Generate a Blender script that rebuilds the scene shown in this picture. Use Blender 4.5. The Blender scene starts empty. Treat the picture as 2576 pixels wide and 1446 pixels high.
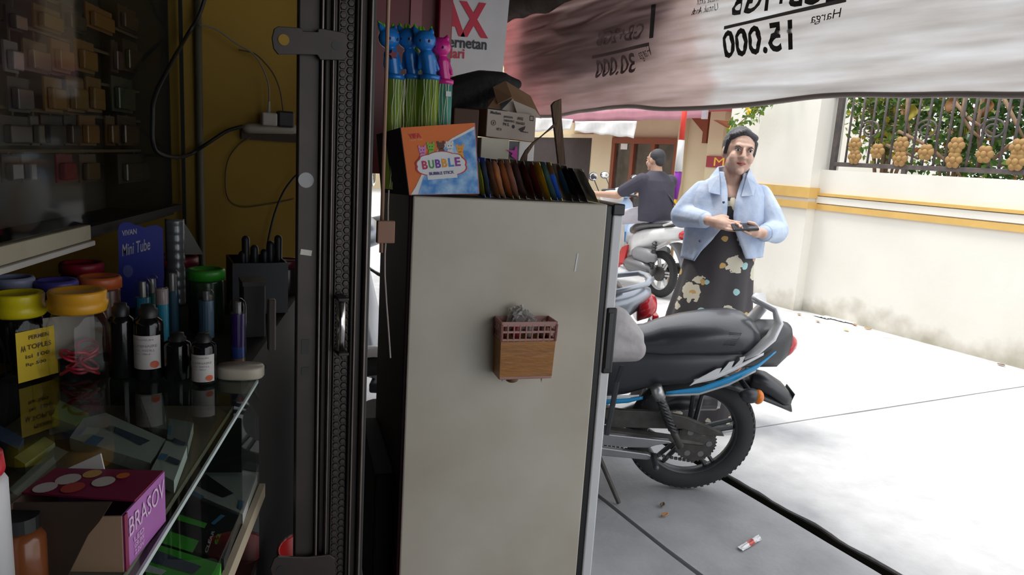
import bpy, bmesh, math, random
from math import sin, cos, pi, radians
from mathutils import Vector, Matrix, noise
random.seed(7)
SC = bpy.context.scene
COL = SC.collection
V = Vector
# ------------------------------------------------------------------ camera
# x: across the street, y: along the street, z: up.  Camera at the shop front.
F, CX, CY = 1800.0, 1288.0, 723.0
CAM = V((0, 0, 1.35))
_dn = V((668 - CX, 10586 - CY, F)).normalized()
_y = V((350 - CX, 336 - CY, F)); _y = (_y - _dn * _y.dot(_dn)).normalized()
_x = _y.cross(-_dn)
CM = Matrix((_x, _y, -_dn))                      # (right, down, forward) -> world
cam = bpy.data.cameras.new('camera'); cam.sensor_width = 36.0; cam.lens = F / 2576 * 36
cam.clip_start = 0.02; cam.clip_end = 200
co = bpy.data.objects.new('camera', cam); COL.objects.link(co); SC.camera = co
_r, _u, _b = CM @ V((1, 0, 0)), CM @ V((0, -1, 0)), CM @ V((0, 0, -1))
co.matrix_world = Matrix(((_r.x, _u.x, _b.x, CAM.x), (_r.y, _u.y, _b.y, CAM.y), (_r.z, _u.z, _b.z, CAM.z), (0, 0, 0, 1)))
# ------------------------------------------------------------------ light
w = bpy.data.worlds.new('sky'); SC.world = w; w.use_nodes = True
bg = w.node_tree.nodes['Background']; bg.inputs[0].default_value = (0.93, 0.96, 1.0, 1); bg.inputs[1].default_value = 1.9
sun = bpy.data.lights.new('sun', 'SUN'); sun.energy = 3.2; sun.angle = radians(14); sun.color = (1, 0.96, 0.9)
so = bpy.data.objects.new('sun', sun); COL.objects.link(so)
so.rotation_euler = V((-0.22, 0.25, 0.95)).to_track_quat('Z', 'Y').to_euler(); so.location = (0, 0, 9)
vs = SC.view_settings; vs.view_transform = 'Standard'; vs.look = 'None'; vs.exposure = 0.0; vs.gamma = 1.0
vs.use_curve_mapping = False
SC.cycles.max_bounces = 10; SC.cycles.transparent_max_bounces = 24

# ------------------------------------------------------------------ helpers
def ray(px, py): return CM @ V(((px - CX) / F, (py - CY) / F, 1))
def at(px, py, X=None, Y=None, Z=None):
    d = ray(px, py)
    t = (X - CAM.x) / d.x if X is not None else (Y - CAM.y) / d.y if Y is not None else (Z - CAM.z) / d.z
    return CAM + d * t
def atp(px, py, p0, n):
    d = ray(px, py); return CAM + d * ((p0 - CAM).dot(n) / d.dot(n))

MATS = {}
def mat(name, col, rough=0.6, metal=0.0, col2=None, nscale=8.0, namt=0.5, bump=0.0, bscale=40.0, spec=0.5,
        trans=None, emit=None, coat=0.0, stretch=None, alpha=None):
    if name in MATS: return MATS[name]
    m = bpy.data.materials.new(name); m.use_nodes = True; nt = m.node_tree; N, L = nt.nodes, nt.links
    b = N['Principled BSDF']; b.inputs['Base Color'].default_value = (*col, 1)
    b.inputs['Roughness'].default_value = rough; b.inputs['Metallic'].default_value = metal
    b.inputs['Specular IOR Level'].default_value = spec; b.inputs['Coat Weight'].default_value = coat
    tc = N.new('ShaderNodeTexCoord'); mp = N.new('ShaderNodeMapping'); L.new(tc.outputs['Object'], mp.inputs[0])
    if stretch: mp.inputs['Scale'].default_value = stretch
    if col2 is None: col2 = tuple(c * 0.86 for c in col); namt = min(namt, 0.5)
    nz = N.new('ShaderNodeTexNoise'); nz.inputs['Scale'].default_value = nscale; nz.inputs['Detail'].default_value = 5
    L.new(mp.outputs[0], nz.inputs['Vector'])
    rp = N.new('ShaderNodeMapRange'); rp.inputs[1].default_value = 0.5 - 0.25 * namt - 0.05; rp.inputs[2].default_value = 0.75
    L.new(nz.outputs[0], rp.inputs[0])
    mx = N.new('ShaderNodeMix'); mx.data_type = 'RGBA'; mx.inputs[6].default_value = (*col, 1); mx.inputs[7].default_value = (*col2, 1)
    L.new(rp.outputs[0], mx.inputs[0]); L.new(mx.outputs[2], b.inputs['Base Color'])
    if bump:
        n2 = N.new('ShaderNodeTexNoise'); n2.inputs['Scale'].default_value = bscale; n2.inputs['Detail'].default_value = 4
        L.new(mp.outputs[0], n2.inputs['Vector'])
        bp = N.new('ShaderNodeBump'); bp.inputs['Strength'].default_value = bump; bp.inputs['Distance'].default_value = 0.01
        L.new(n2.outputs[0], bp.inputs['Height']); L.new(bp.outputs[0], b.inputs['Normal'])
    if trans:                                    # thin translucent sheet: lets light through
        out = N['Material Output']; t = N.new('ShaderNodeBsdfTranslucent'); L.new(mx.outputs[2], t.inputs[0])
        ms = N.new('ShaderNodeMixShader'); ms.inputs[0].default_value = trans
        L.new(b.outputs[0], ms.inputs[1]); L.new(t.outputs[0], ms.inputs[2]); L.new(ms.outputs[0], out.inputs[0])
    MATS[name] = m
    return m
def glass(name, tint=(0.95, 0.98, 0.97), refl=0.1, rough=0.03, haze=None, hz=0.0):
    if name in MATS: return MATS[name]
    m = bpy.data.materials.new(name); m.use_nodes = True; nt = m.node_tree; N, L = nt.nodes, nt.links
    N.remove(N['Principled BSDF']); out = N['Material Output']
    t = N.new('ShaderNodeBsdfTransparent'); t.inputs[0].default_value = (*tint, 1)
    g = N.new('ShaderNodeBsdfGlossy'); g.inputs['Roughness'].default_value = rough
    lw = N.new('ShaderNodeFresnel'); lw.inputs[0].default_value = 1.25 + refl
    ge = N.new('ShaderNodeNewGeometry'); iv = N.new('ShaderNodeMath'); iv.operation = 'SUBTRACT'; iv.inputs[0].default_value = 1; L.new(ge.outputs['Backfacing'], iv.inputs[1])
    mu = N.new('ShaderNodeMath'); mu.operation = 'MULTIPLY'; L.new(lw.outputs[0], mu.inputs[0]); L.new(iv.outputs[0], mu.inputs[1])
    ms = N.new('ShaderNodeMixShader'); L.new(mu.outputs[0], ms.inputs[0]); L.new(t.outputs[0], ms.inputs[1]); L.new(g.outputs[0], ms.inputs[2])
    last = ms
    if hz:
        d = N.new('ShaderNodeBsdfDiffuse'); d.inputs[0].default_value = (*(haze or (0.8, 0.8, 0.8)), 1)
        m2 = N.new('ShaderNodeMixShader'); m2.inputs[0].default_value = hz
        L.new(ms.outputs[0], m2.inputs[1]); L.new(d.outputs[0], m2.inputs[2]); last = m2
    L.new(last.outputs[0], out.inputs[0]); MATS[name] = m
    return m

XF = Matrix.Identity(4)                           # frame in which the current group of things is laid out
TM = {}                                           # object -> world matrix of its local frame
def tag(o, label=None, cat=None, group=None, kind=None):
    if label: o['label'] = label
    if cat: o['category'] = cat
    if group: o['group'] = group
    if kind: o['kind'] = kind
    return o
def thing(name, label, cat, loc=(0, 0, 0), R=None, rz=0, group=None, kind=None):
    o = bpy.data.objects.new(name, None); COL.objects.link(o); o.empty_display_size = 0.05
    M = Matrix.Translation(V(loc)) @ (R.to_4x4() if R else Matrix.Rotation(rz, 4, 'Z'))
    M = XF @ M; o.matrix_basis = M; TM[o] = M
    return tag(o, label, cat, group, kind)
def basis(ex, ey=None, up=V((0, 0, 1))):
    ex = V(ex).normalized(); ey = V(ey).normalized() if ey is not None else up.cross(ex).normalized()
    ez = ex.cross(ey); return Matrix((ex, ey, ez)).transposed()

class G:
    def __init__(s): s.v = []; s.f = []; s.m = []
    def add(s, vs, fs, m=0):
        o = len(s.v); s.v += [V(p) for p in vs]; s.f += [tuple(i + o for i in f) for f in fs]; s.m += [m] * len(fs); return s
    def box(s, c, d, R=None, m=0):
        c = V(c); h = V(d) / 2; R = R or Matrix.Identity(3)
        vs = [c + R @ V((h.x * a, h.y * b, h.z * k)) for a in (-1, 1) for b in (-1, 1) for k in (-1, 1)]
        return s.add(vs, [(0, 1, 3, 2), (4, 6, 7, 5), (0, 4, 5, 1), (2, 3, 7, 6), (0, 2, 6, 4), (1, 5, 7, 3)], m)
    def bb(s, a, b, m=0):
        a, b = V(a), V(b); return s.box((a + b) / 2, [abs(x) for x in (b - a)], None, m)
    def prism(s, pts, o, ex, ey, t, m=0):         # polygon in (ex, ey) from o, extruded by vector t
        o, ex, ey, t = V(o), V(ex), V(ey), V(t); n = len(pts)
        a = [o + ex * p[0] + ey * p[1] for p in pts]; b = [p + t for p in a]
        return s.add(a + b, [tuple(range(n))[::-1], tuple(range(n, 2 * n))] + [(i, (i + 1) % n, n + (i + 1) % n, n + i) for i in range(n)], m)
    def loft(s, rings, m=0, closed=True, cap=True):
        n = len(rings[0]); vs = [p for r in rings for p in r]; fs = []
        for j in range(len(rings) - 1):
            for i in range(n if closed else n - 1):
                k = (i + 1) % n; fs.append((j * n + i, j * n + k, (j + 1) * n + k, (j + 1) * n + i))
        if cap and closed: fs += [tuple(range(n))[::-1], tuple(range((len(rings) - 1) * n, len(rings) * n))]
        return s.add(vs, fs, m)
    def tube(s, pts, r, n=8, m=0, cap=True, flat=1.0, closed=False):
        pts = [V(p) for p in pts]; k = len(pts); rs = r if isinstance(r, (list, tuple)) else [r] * k; rings = []; prev = None
        for i, p in enumerate(pts):
            if closed: d = pts[(i + 1) % k] - pts[i - 1]
            else: d = pts[min(i + 1, k - 1)] - pts[max(i - 1, 0)]
            d = d.normalized() if d.length > 1e-9 else V((0, 0, 1))
            if prev is None:
                a = d.orthogonal().normalized() if abs(d.z) > 0.9 else d.cross(V((0, 0, 1))).normalized()
            else:
                a = (prev - d * prev.dot(d)); a = a.normalized() if a.length > 1e-6 else d.orthogonal().normalized()
            prev = a; b = d.cross(a)
            rings.append([p + (a * cos(2 * pi * j / n) + b * sin(2 * pi * j / n) * flat) * rs[i] for j in range(n)])
        if closed: rings.append(rings[0]); cap = False
        return s.loft(rings, m, True, cap)
    def lathe(s, prof, o=(0, 0, 0), R=None, n=20, m=0):
        o = V(o); R = R or Matrix.Identity(3)
        return s.loft([[o + R @ V((max(r, 1e-4) * cos(2 * pi * i / n), max(r, 1e-4) * sin(2 * pi * i / n), z)) for i in range(n)] for r, z in prof], m)
    def ell(s, c, r, R=None, n=14, m=0):
        r = V(r) if not isinstance(r, (int, float)) else V((r, r, r)); c = V(c); R = R or Matrix.Identity(3); k = max(6, n // 2)
        return s.loft([[c + R @ V((r.x * max(sin(pi * j / k), 1e-3) * cos(2 * pi * i / n), r.y * max(sin(pi * j / k), 1e-3) * sin(2 * pi * i / n), -r.z * cos(pi * j / k))) for i in range(n)] for j in range(k + 1)], m)
    def capsule(s, p, q, r1, r2=None, n=12, m=0, flat=1.0):
        r2 = r1 if r2 is None else r2; p, q = V(p), V(q); d = (q - p).normalized(); pts = []; rs = []
        for a in (-90, -60, -30): pts.append(p + d * r1 * sin(radians(a))); rs.append(max(r1 * cos(radians(a)), 1e-4))
        pts += [p, q]; rs += [r1, r2]
        for a in (30, 60, 90): pts.append(q + d * r2 * sin(radians(a))); rs.append(max(r2 * cos(radians(a)), 1e-4))
        return s.tube(pts, rs, n, m, True, flat)
    def chain(s, pts, rs, n=12, m=0):
        for i in range(len(pts) - 1): s.capsule(pts[i], pts[i + 1], rs[i], rs[i + 1], n, m)
        return s
    def grid(s, fn, nu, nv, m=0):
        vs = [fn(i / nu, j / nv) for j in range(nv + 1) for i in range(nu + 1)]
        return s.add(vs, [(j * (nu + 1) + i, j * (nu + 1) + i + 1, (j + 1) * (nu + 1) + i + 1, (j + 1) * (nu + 1) + i) for j in range(nv) for i in range(nu)], m)
    def build(s, name, mats, parent=None, smooth=False, bevel=0, local=True, solid=0, remesh=0, sub=0, label=None, cat=None, group=None, kind=None, smoothit=0, recalc=True):
        mats = mats if isinstance(mats, (list, tuple)) else [mats]
        vs = s.v
        if parent is not None:
            if not local: Mi = TM[parent].inverted() @ XF; vs = [Mi @ p for p in vs]
            M = TM[parent]
        else:
            vs = [XF @ p for p in vs]
            lo = V([min(p[i] for p in vs) for i in range(3)]); hi = V([max(p[i] for p in vs) for i in range(3)])
            o_ = V(((lo.x + hi.x) / 2, (lo.y + hi.y) / 2, lo.z)); vs = [p - o_ for p in vs]; M = Matrix.Translation(o_)
        me = bpy.data.meshes.new(name); me.from_pydata([tuple(p) for p in vs], [], s.f)
        for mt in mats: me.materials.append(mt)
        me.polygons.foreach_set('material_index', s.m)
        if recalc:
            bm = bmesh.new(); bm.from_mesh(me); bmesh.ops.recalc_face_normals(bm, faces=bm.faces); bm.to_mesh(me); bm.free()
        o = bpy.data.objects.new(name, me); COL.objects.link(o); TM[o] = M
        if parent is not None: o.parent = parent
        else: o.matrix_basis = M
        if remesh:
            r = o.modifiers.new('r', 'REMESH'); r.mode = 'VOXEL'; r.voxel_size = remesh; r.use_smooth_shade = True
            if smoothit: q = o.modifiers.new('s', 'SMOOTH'); q.factor = 0.5; q.iterations = smoothit
        if solid: q = o.modifiers.new('t', 'SOLIDIFY'); q.thickness = solid; q.offset = 0
        if bevel:
            q = o.modifiers.new('b', 'BEVEL'); q.width = bevel; q.segments = 2; q.limit_method = 'ANGLE'; q.angle_limit = radians(40)
        if sub: q = o.modifiers.new('u', 'SUBSURF'); q.levels = sub; q.render_levels = sub
        if smooth or sub: me.polygons.foreach_set('use_smooth', [True] * len(me.polygons))
        elif bevel: pass
        return tag(o, label, cat, group, kind)
def copy_tree(o, parent=None):
    kids = list(o.children); c = o.copy(); COL.objects.link(c); c.parent = parent; TM[c] = TM.get(o, Matrix.Identity(4))
    for k in kids: copy_tree(k, c)
    return c
_tc = {}
def text_geo(s, shear=0.0, bold=0.0):
    key = (s, shear, bold)
    if key not in _tc:
        c = bpy.data.curves.new('t', 'FONT'); c.body = s; c.shear = shear; c.offset = bold; c.size = 1.0; c.resolution_u = 3
        ob = bpy.data.objects.new('t', c); me = bpy.data.meshes.new_from_object(ob)
        vs = [V(v.co) for v in me.vertices]; fs = [tuple(p.vertices) for p in me.polygons]
        bpy.data.objects.remove(ob); bpy.data.curves.remove(c); bpy.data.meshes.remove(me)
        x0 = min(v.x for v in vs); x1 = max(v.x for v in vs); y0 = min(v.y for v in vs); y1 = max(v.y for v in vs)
        _tc[key] = ([((v.x - x0) / (x1 - x0), (v.y - y0) / (y1 - y0)) for v in vs], fs)
    return _tc[key]
def letter(parent, s, o, ex, ey, m, local=True, shear=0.0, bold=0.0, fn=None, name='lettering'):
    """flat print: text filling the parallelogram o + a*ex + b*ey (fn bends it onto a surface)"""
    uv, fs = text_geo(s, shear, bold); o, ex, ey = V(o), V(ex), V(ey); g = G()
    pts = [o + ex * a + ey * b for a, b in uv]
    if fn: pts = [fn(p) for p in pts]
    g.add(pts, fs); return g.build(name, m, parent, local=local, recalc=False)
def circ(r, n=20, cx=0, cy=0, ry=None): return [(cx + r * cos(2 * pi * i / n), cy + (ry or r) * sin(2 * pi * i / n)) for i in range(n)]
X_, Y_, Z_ = V((1, 0, 0)), V((0, 1, 0)), V((0, 0, 1))
BAD = []
ORD = ['first', 'second', 'third', 'fourth', 'fifth', 'sixth', 'seventh', 'eighth', 'ninth', 'tenth', 'eleventh', 'twelfth', 'thirteenth', 'fourteenth', 'fifteenth', 'sixteenth']
# ------------------------------------------------------------------ ground
conc = mat('concrete', (0.52, 0.52, 0.525), 0.9, col2=(0.42, 0.42, 0.428), nscale=9, namt=0.5, bump=0.25, bscale=60)
conc2 = mat('apron_concrete', (0.42, 0.42, 0.435), 0.85, col2=(0.31, 0.31, 0.32), nscale=6, namt=0.8, bump=0.2, bscale=50)
soil = mat('drain_dirt', (0.014, 0.013, 0.011), 0.95, spec=0.1)
def wob(y, k, amp): return amp * (noise.noise(V((y * 6, k, 0))) + 0.5 * noise.noise(V((y * 17, k, 3))))
def strip(name, x0, x1, y0, y1, m, k0=None, k1=None, z0=-0.12, z1=0.0, label=None):
    n = 160 if (k0 or k1) else 1; g = G()
    ys = [y0 + (y1 - y0) * i / n for i in range(n + 1)]
    a = [(x0 + (wob(y, k0, 0.012) if k0 else 0), y) for y in ys]; b = [(x1 + (wob(y, k1, 0.012) if k1 else 0), y) for y in ys]
    g.prism(a + b[::-1], (0, 0, z0), X_, Y_, (0, 0, z1 - z0)); o = g.build(name, m, kind='structure'); return o
G().bb((-3, -4, -0.3), (14, 26, -0.14)).build('ground_base', soil, kind='structure')
tilef = mat('shop_floor', (0.16, 0.15, 0.14), 0.5, nscale=4)
strip('floor', -2.5, 0.30, -3, 2.5, tilef)
strip('apron_inner', 0.30, 1.632, -4, 26, conc2, None, 3.0)
strip('apron_outer', 1.652, 2.258, -4, 26, conc2, 5.0, 1.0)
g = G(); ys_ = [-4 + 30 * i / 320 for i in range(321)]
g.prism([(2.318 + wob(y, 9.0, 0.014), y) for y in ys_] + [(2.329 + wob(y, 9.0, 0.014), y) for y in ys_[::-1]], (0, 0, -0.14), X_, Y_, (0, 0, 0.131)); g.build('drain_lining', soil, kind='structure')
# road in two slabs with a joint between them
ja, jb = at(1970, 1065, Z=0), at(2490, 985, Z=0); jd = (jb - ja).normalized(); jn = V((-jd.y, jd.x, 0))
def jy(x): return ja.y + (x - ja.x) * jd.y / jd.x
n = 160
ysN = [-4 + (jy(2.33) - 0.006 + 4) * i / n for i in range(n + 1)]
g = G(); g.prism([(2.33 + wob(y, 9.0, 0.014), y) for y in ysN] + [(3 + 11 * i / 30, jy(3 + 11 * i / 30) - 0.006 + 0.008 * noise.noise(V((i * 1.3, 2, 0)))) for i in range(31)] + [(14, -4)], (0, 0, -0.12), X_, Y_, (0, 0, 0.12))
g.build('road_slab', conc, kind='structure')
ysF = [jy(2.33) + 0.006 + (26 - jy(2.33)) * i / n for i in range(n + 1)]
g = G(); g.prism([(2.33 + wob(y, 9.0, 0.014), y) for y in ysF] + [(14, 26)] + [(14 - 11 * i / 30, jy(14 - 11 * i / 30) + 0.006) for i in range(31)], (0, 0, -0.12), X_, Y_, (0, 0, 0.12))
g.build('road_slab', conc, kind='structure')

# ------------------------------------------------------------------ shop shell
yel = mat('yellow_wall', (0.36, 0.215, 0.012), 0.7, col2=(0.26, 0.15, 0.012), nscale=2.5, namt=0.8)
darkw = mat('dark_wall', (0.12, 0.11, 0.10), 0.8)
G().bb((-2.5, 2.45, 0), (0.47, 2.57, 2.26)).build('wall_back', yel, kind='structure')
G().bb((-2.6, -3, 0), (-2.5, 2.57, 2.26)).build('wall_left', darkw, kind='structure')
G().bb((0.24, -3, 0), (0.30, -0.45, 2.26)).build('wall_blocker', darkw, kind='structure')  # unseen wall added to keep street light out of the shop
G().bb((-2.5, -3.1, 0), (0.30, -3, 2.26)).build('wall_rear', darkw, kind='structure')
woodd = mat('dark_roof_wood', (0.055, 0.032, 0.022), 0.85, col2=(0.025, 0.015, 0.01), nscale=14, namt=0.9, bump=0.6, bscale=30)
g = G().bb((-2.6, -3.1, 2.27), (1.82, 4.2, 2.33)); g.build('ceiling', woodd, kind='structure')
# rough roof beam above the banner
def beam(u, v):
    y = 0.2 + 4.1 * u; a = v * 2 * pi
    return V((1.80 + 0.055 * cos(a) + 0.012 * noise.noise(V((y * 5, a, 1))), y, 2.17 + 0.10 * sin(a) + 0.03 * noise.noise(V((y * 6, cos(a) * 2, sin(a) * 2)))))
g = G(); g.grid(beam, 120, 14); g.build('trim_1', woodd, smooth=True, kind='structure')
# neighbouring shop front beyond the yellow wall
maroon = mat('maroon_panel', (0.15, 0.008, 0.014), 0.45, col2=(0.10, 0.006, 0.01), nscale=5)
G().bb((-1.5, 2.58, 0), (0.43, 20, 3.2)).build('wall_neighbour', mat('neighbour_wall', (0.30, 0.27, 0.24), 0.8), kind='structure')

# ------------------------------------------------------------------ boundary wall across the street
cream = mat('cream_wall', (0.80, 0.77, 0.70), 0.85, col2=(0.74, 0.71, 0.63), nscale=2.0, namt=0.5, bump=0.08, bscale=30)
ochre = mat('ochre_band', (0.70, 0.44, 0.13), 0.75)
def wallmat():  # cream wall turning patchily darker towards its foot
    m = cream.copy(); m.name = 'cream_wall_low_dark'; nt = m.node_tree; N, L = nt.nodes, nt.links
    b = N['Principled BSDF']; src = b.inputs['Base Color'].links[0].from_socket
    tc = N.new('ShaderNodeTexCoord'); sp = N.new('ShaderNodeSeparateXYZ'); L.new(tc.outputs['Object'], sp.inputs[0])
    nz = N.new('ShaderNodeTexNoise'); nz.inputs['Scale'].default_value = 5; nz.inputs['Detail'].default_value = 6; L.new(tc.outputs['Object'], nz.inputs['Vector'])
    sb = N.new('ShaderNodeMath'); sb.operation = 'MULTIPLY_ADD'; sb.inputs[1].default_value = 0.42; L.new(nz.outputs[0], sb.inputs[0])
    iv = N.new('ShaderNodeMath'); iv.operation = 'MULTIPLY'; iv.inputs[1].default_value = -1; L.new(sp.outputs[2], iv.inputs[0]); L.new(iv.outputs[0], sb.inputs[2])
    mr = N.new('ShaderNodeMapRange'); mr.inputs[1].default_value = 0.02; mr.inputs[2].default_value = 0.25; L.new(sb.outputs[0], mr.inputs[0])
    mx = N.new('ShaderNodeMix'); mx.data_type = 'RGBA'; mx.inputs[7].default_value = (0.40, 0.37, 0.29, 1)
    L.new(mr.outputs[0], mx.inputs[0]); L.new(src, mx.inputs[6]); L.new(mx.outputs[2], b.inputs['Base Color']); return m
wdm = wallmat()
wr = G().bb((5.95, -4, 0), (6.13, 4.97, 1.415)).build('wall_street', wdm, kind='structure')
for z0, z1, d in ((1.163, 1.19, 0.03), (1.026, 1.08, 0.022)):
    G().bb((5.95 - d, -4, z0), (5.952, 4.97, z1)).build('band', ochre, wr, local=False)
G().bb((5.93, -4, 1.09), (5.952, 4.97, 1.155)).build('moulding', cream, wr, local=False)
pr_ = G().bb((5.83, 4.97, 0), (6.2, 5.72, 3.0)).build('pillar_street', wdm, kind='structure')
for z0, z1 in ((1.135, 1.235), (1.03, 1.095)): G().bb((5.805, 4.945, z0), (6.2, 5.72, z1)).build('band', ochre, pr_, local=False)
G().bb((6.02, 5.72, 0), (6.2, 6.35, 3.0)).build('wall_gate', wdm, kind='structure')
G().bb((8.0, 5.3, 0), (8.4, 8.2, 2.9)).build('wall_house', cream, kind='structure')

# fence on the wall
iron = mat('fence_iron', (0.07, 0.06, 0.06), 0.6, col2=(0.13, 0.10, 0.09), nscale=20)
rosew = mat('fence_rosette', (0.30, 0.15, 0.055), 0.7, col2=(0.36, 0.24, 0.07), nscale=30)
fx = 6.03
fe = thing('iron_fence', 'dark wrought iron fence with tan rosettes on the cream boundary wall', 'fence', (fx, 2.5, 1.415))
y0f = at(2098, 400, X=fx).y
G().box((fx, y0f, 1.9), (0.05, 0.05, 0.97)).build('post', iron, fe, local=False, bevel=0.006)
G().box((fx, y0f + 0.09, 2.15), (0.09, 0.12, 0.05)).build('hinge_block', iron, fe, local=False, bevel=0.006)
for z in (1.475, 2.36): G().bb((fx - 0.02, -3, z - 0.02), (fx + 0.02, y0f, z + 0.02)).build('rail', iron, fe, local=False, bevel=0.004)
for i in range(4): G().box((fx, y0f - 0.75 - 1.5 * i, 1.44), (0.03, 0.04, 0.07)).build('foot', iron, fe, local=False)
for y in [at(2098 + 27.5 * i, 410 + 1.6 * i, X=fx).y for i in range(1, 19)]:
    G().tube([(fx, y, 1.48), (fx, y, 2.36)], 0.011, 6).build('bar', iron, fe, local=False, smooth=True)
for i in range(0, 5):
    y = y0f - 0.35 - 0.55 * i; pts = [(fx, y + 0.11 * cos(a) * (1 - a / 14), 1.80 + 0.09 * sin(a) * (1 - a / 14)) for a in [k * 0.35 for k in range(26)]]
    G().tube(pts, 0.009, 6).build('scroll', iron, fe, local=False, smooth=True)
def rosette(px, py):
    p = at(px, py, X=fx - 0.03); g = G()
    for k in range(6):
        a = k * pi / 3; g.ell(p + V((0, 0.042 * cos(a), 0.042 * sin(a))), (0.022, 0.033, 0.033), n=8)
    g.ell(p - V((0.012, 0, 0)), (0.022, 0.028, 0.028), n=8); g.build('rosette', rosew, fe, local=False, smooth=True)
for px, py in ((2151, 364), (2150, 394), (2207, 380), (2268, 363), (2264, 399), (2329, 383), (2406, 366), (2399, 402), (2477, 388), (2563, 371), (2556, 407)): rosette(px, py)

# ------------------------------------------------------------------ facade down the street
fac = mat('facade_cream', (0.66, 0.56, 0.38), 0.85, col2=(0.58, 0.48, 0.31), nscale=1.2, namt=0.6)
FX = 10.0
G().bb((FX, 8.2, 0), (FX + 0.4, 24, 6)).build('wall_facade', fac, kind='structure')
def fy(px, py=350, X=FX): return at(px, py, X=X).y
for a, b in ((1503, 1550), (1716, 1731), (1793, 1830)):
    G().bb((FX - 0.12, fy(b), 0), (FX, fy(a), 6)).build('pilaster', fac, kind='structure')
brn = mat('shutter_brown', (0.055, 0.040, 0.038), 0.6, metal=0.2)
g = G(); ya, yb = fy(1497), fy(1342); nn = 60; pts = []
for i in range(nn + 1):
    pts.append(((0.025 if i % 2 else 0.0), ya + (yb - ya) * i / nn))
sh = thing('door_1', None, None, (FX, (ya + yb) / 2, 0), kind='structure')
g.loft([[V((FX - 0.05 - d, y, z)) for d, y in pts] for z in (0, 1.93)], closed=False, cap=False); g.build('shutter', brn, sh, local=False)
g = G(); g.bb((FX - 0.09, ya - 0.12, 1.93), (FX, yb + 0.12, 2.02)); g.build('lintel', fac, sh, local=False)
for y in (ya - 0.06, yb + 0.06): G().bb((FX - 0.09, y - 0.06, 0), (FX, y + 0.06, 1.93)).build('jamb', fac, sh, local=False)
frm = mat('window_wood', (0.24, 0.06, 0.025), 0.5); pane = mat('window_pane', (0.035, 0.03, 0.028), 0.12, col2=(0.10, 0.08, 0.07), nscale=3)
ya, yb = fy(1712), fy(1553); zt = at(1630, 350, X=FX).z
wi = thing('window_1', None, None, (FX, (ya + yb) / 2, 0), kind='structure')
for i in range(4):
    y = yb + (ya - yb) * (0, 0.33, 0.66, 1)[i]; G().bb((FX - 0.1, y - 0.06, 0.3), (FX, y + 0.06, zt)).build('window_frame', frm, wi, local=False)
for z in (zt - 0.05, 0.35): G().bb((FX - 0.11, ya - 0.06, z - 0.06), (FX, yb + 0.06, z + 0.06)).build('window_frame', frm, wi, local=False)
for i in range(3):
    a = ya + (yb - ya) * i / 3 + 0.06; G().bb((FX - 0.04, a, 0.41), (FX - 0.02, a + (yb - ya) / 3 - 0.12, zt - 0.11)).build('pane', pane, wi, local=False)
wstk = mat('white_sticker', (0.8, 0.8, 0.78), 0.6)
p = at(1570, 368, X=FX - 0.05); G().box(p, (0.008, 0.26, 0.14)).build('sticker', wstk, wi, local=False)
# pink canopy with bracket and a white cloth hung below it
pink = mat('canopy_pink', (0.62, 0.30, 0.36), 0.6, col2=(0.52, 0.24, 0.30), nscale=3, trans=0.3)
redm = mat('canopy_red', (0.55, 0.10, 0.13), 0.6)
cxn = 8.7; ce = at(1778, 280, X=cxn); cw = at(1330, 303, X=cxn)
cn = thing('street_canopy', 'pink canopy with a dark red upper edge above the brown shutter', 'awning', (cxn, (ce.y + cw.y) / 2, ce.z - 0.1))
g = G()
g.grid(lambda u, v: V((cxn + 0.01 * sin(u * 60), ce.y + (cw.y - ce.y) * u, ce.z - 0.12 + 0.24 * v + 0.012 * sin(u * 35))), 60, 3); g.build('valance', pink, cn, local=False, solid=0.012, smooth=True)
G().bb((cxn, ce.y, ce.z + 0.12), (FX, cw.y, ce.z + 0.17)).build('roof_sheet', redm, cn, local=False)
G().bb((cxn - 0.03, ce.y - 0.02, ce.z - 0.13), (cxn + 0.02, ce.y + 0.09, ce.z + 0.12)).build('end_cap', mat('cap_grey', (0.35, 0.30, 0.33), 0.6), cn, local=False)
g = G(); bp = at(1772, 300, X=cxn + 0.25)
g.prism([(0, 0), (0.9, 0), (0.9, -0.6), (0.75, -0.6), (0.75, -0.25)], (cxn + 0.3, ce.y + 0.05, ce.z - 0.12), (1, 0, 0), Z_, (0, 0.1, 0)); g.build('bracket', frm, cn, local=False)
g = G(); a, b = at(1776, 318, X=FX - 0.1), at(1752, 294, X=FX - 0.1)
g.prism([(0, 0.36), (0.62, 0.36), (0.12, 0.0), (0.12, -0.22), (0, -0.22)], (FX - 0.06, a.y, a.z - 0.1), Y_, Z_, (0.06, 0, 0)); g.build('corbel', frm, cn, local=False)
wc = mat('white_cloth', (0.90, 0.90, 0.90), 0.8, trans=0.4)
def cloth(pa, pb, pc, pd, name, lab):
    a, b, c, d = [at(*p, X=cxn - 0.06) for p in (pa, pb, pc, pd)]; g = G()
    g.grid(lambda u, v: (a.lerp(b, u)).lerp(d.lerp(c, u), v) + V((0.02 * sin(u * 14 + v * 3), 0, 0.012 * sin(u * 23) * v)), 30, 6)
    g.build(name, wc, solid=0.006, smooth=True, label=lab, cat='cloth')
cloth((1446, 305), (1600, 304), (1596, 347), (1444, 330), 'hanging_cloth', 'long white cloth hung under the pink canopy beside the window')
cloth((1338, 293), (1440, 300), (1436, 326), (1336, 332), 'hanging_cloth', 'short white cloth hung under the canopy above the brown shutter')
sg = thing('wall_sign', 'small dark red sign with yellow letters on the cream facade', 'sign', at(1812, 408, X=FX - 0.14))
a, b = at(1780, 392, X=FX - 0.14), at(1846, 424, X=FX - 0.14)
G().bb((FX - 0.16, b.y, b.z), (FX - 0.13, a.y, a.z)).build('panel', mat('sign_red', (0.33, 0.035, 0.05), 0.6), sg, local=False)
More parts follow.
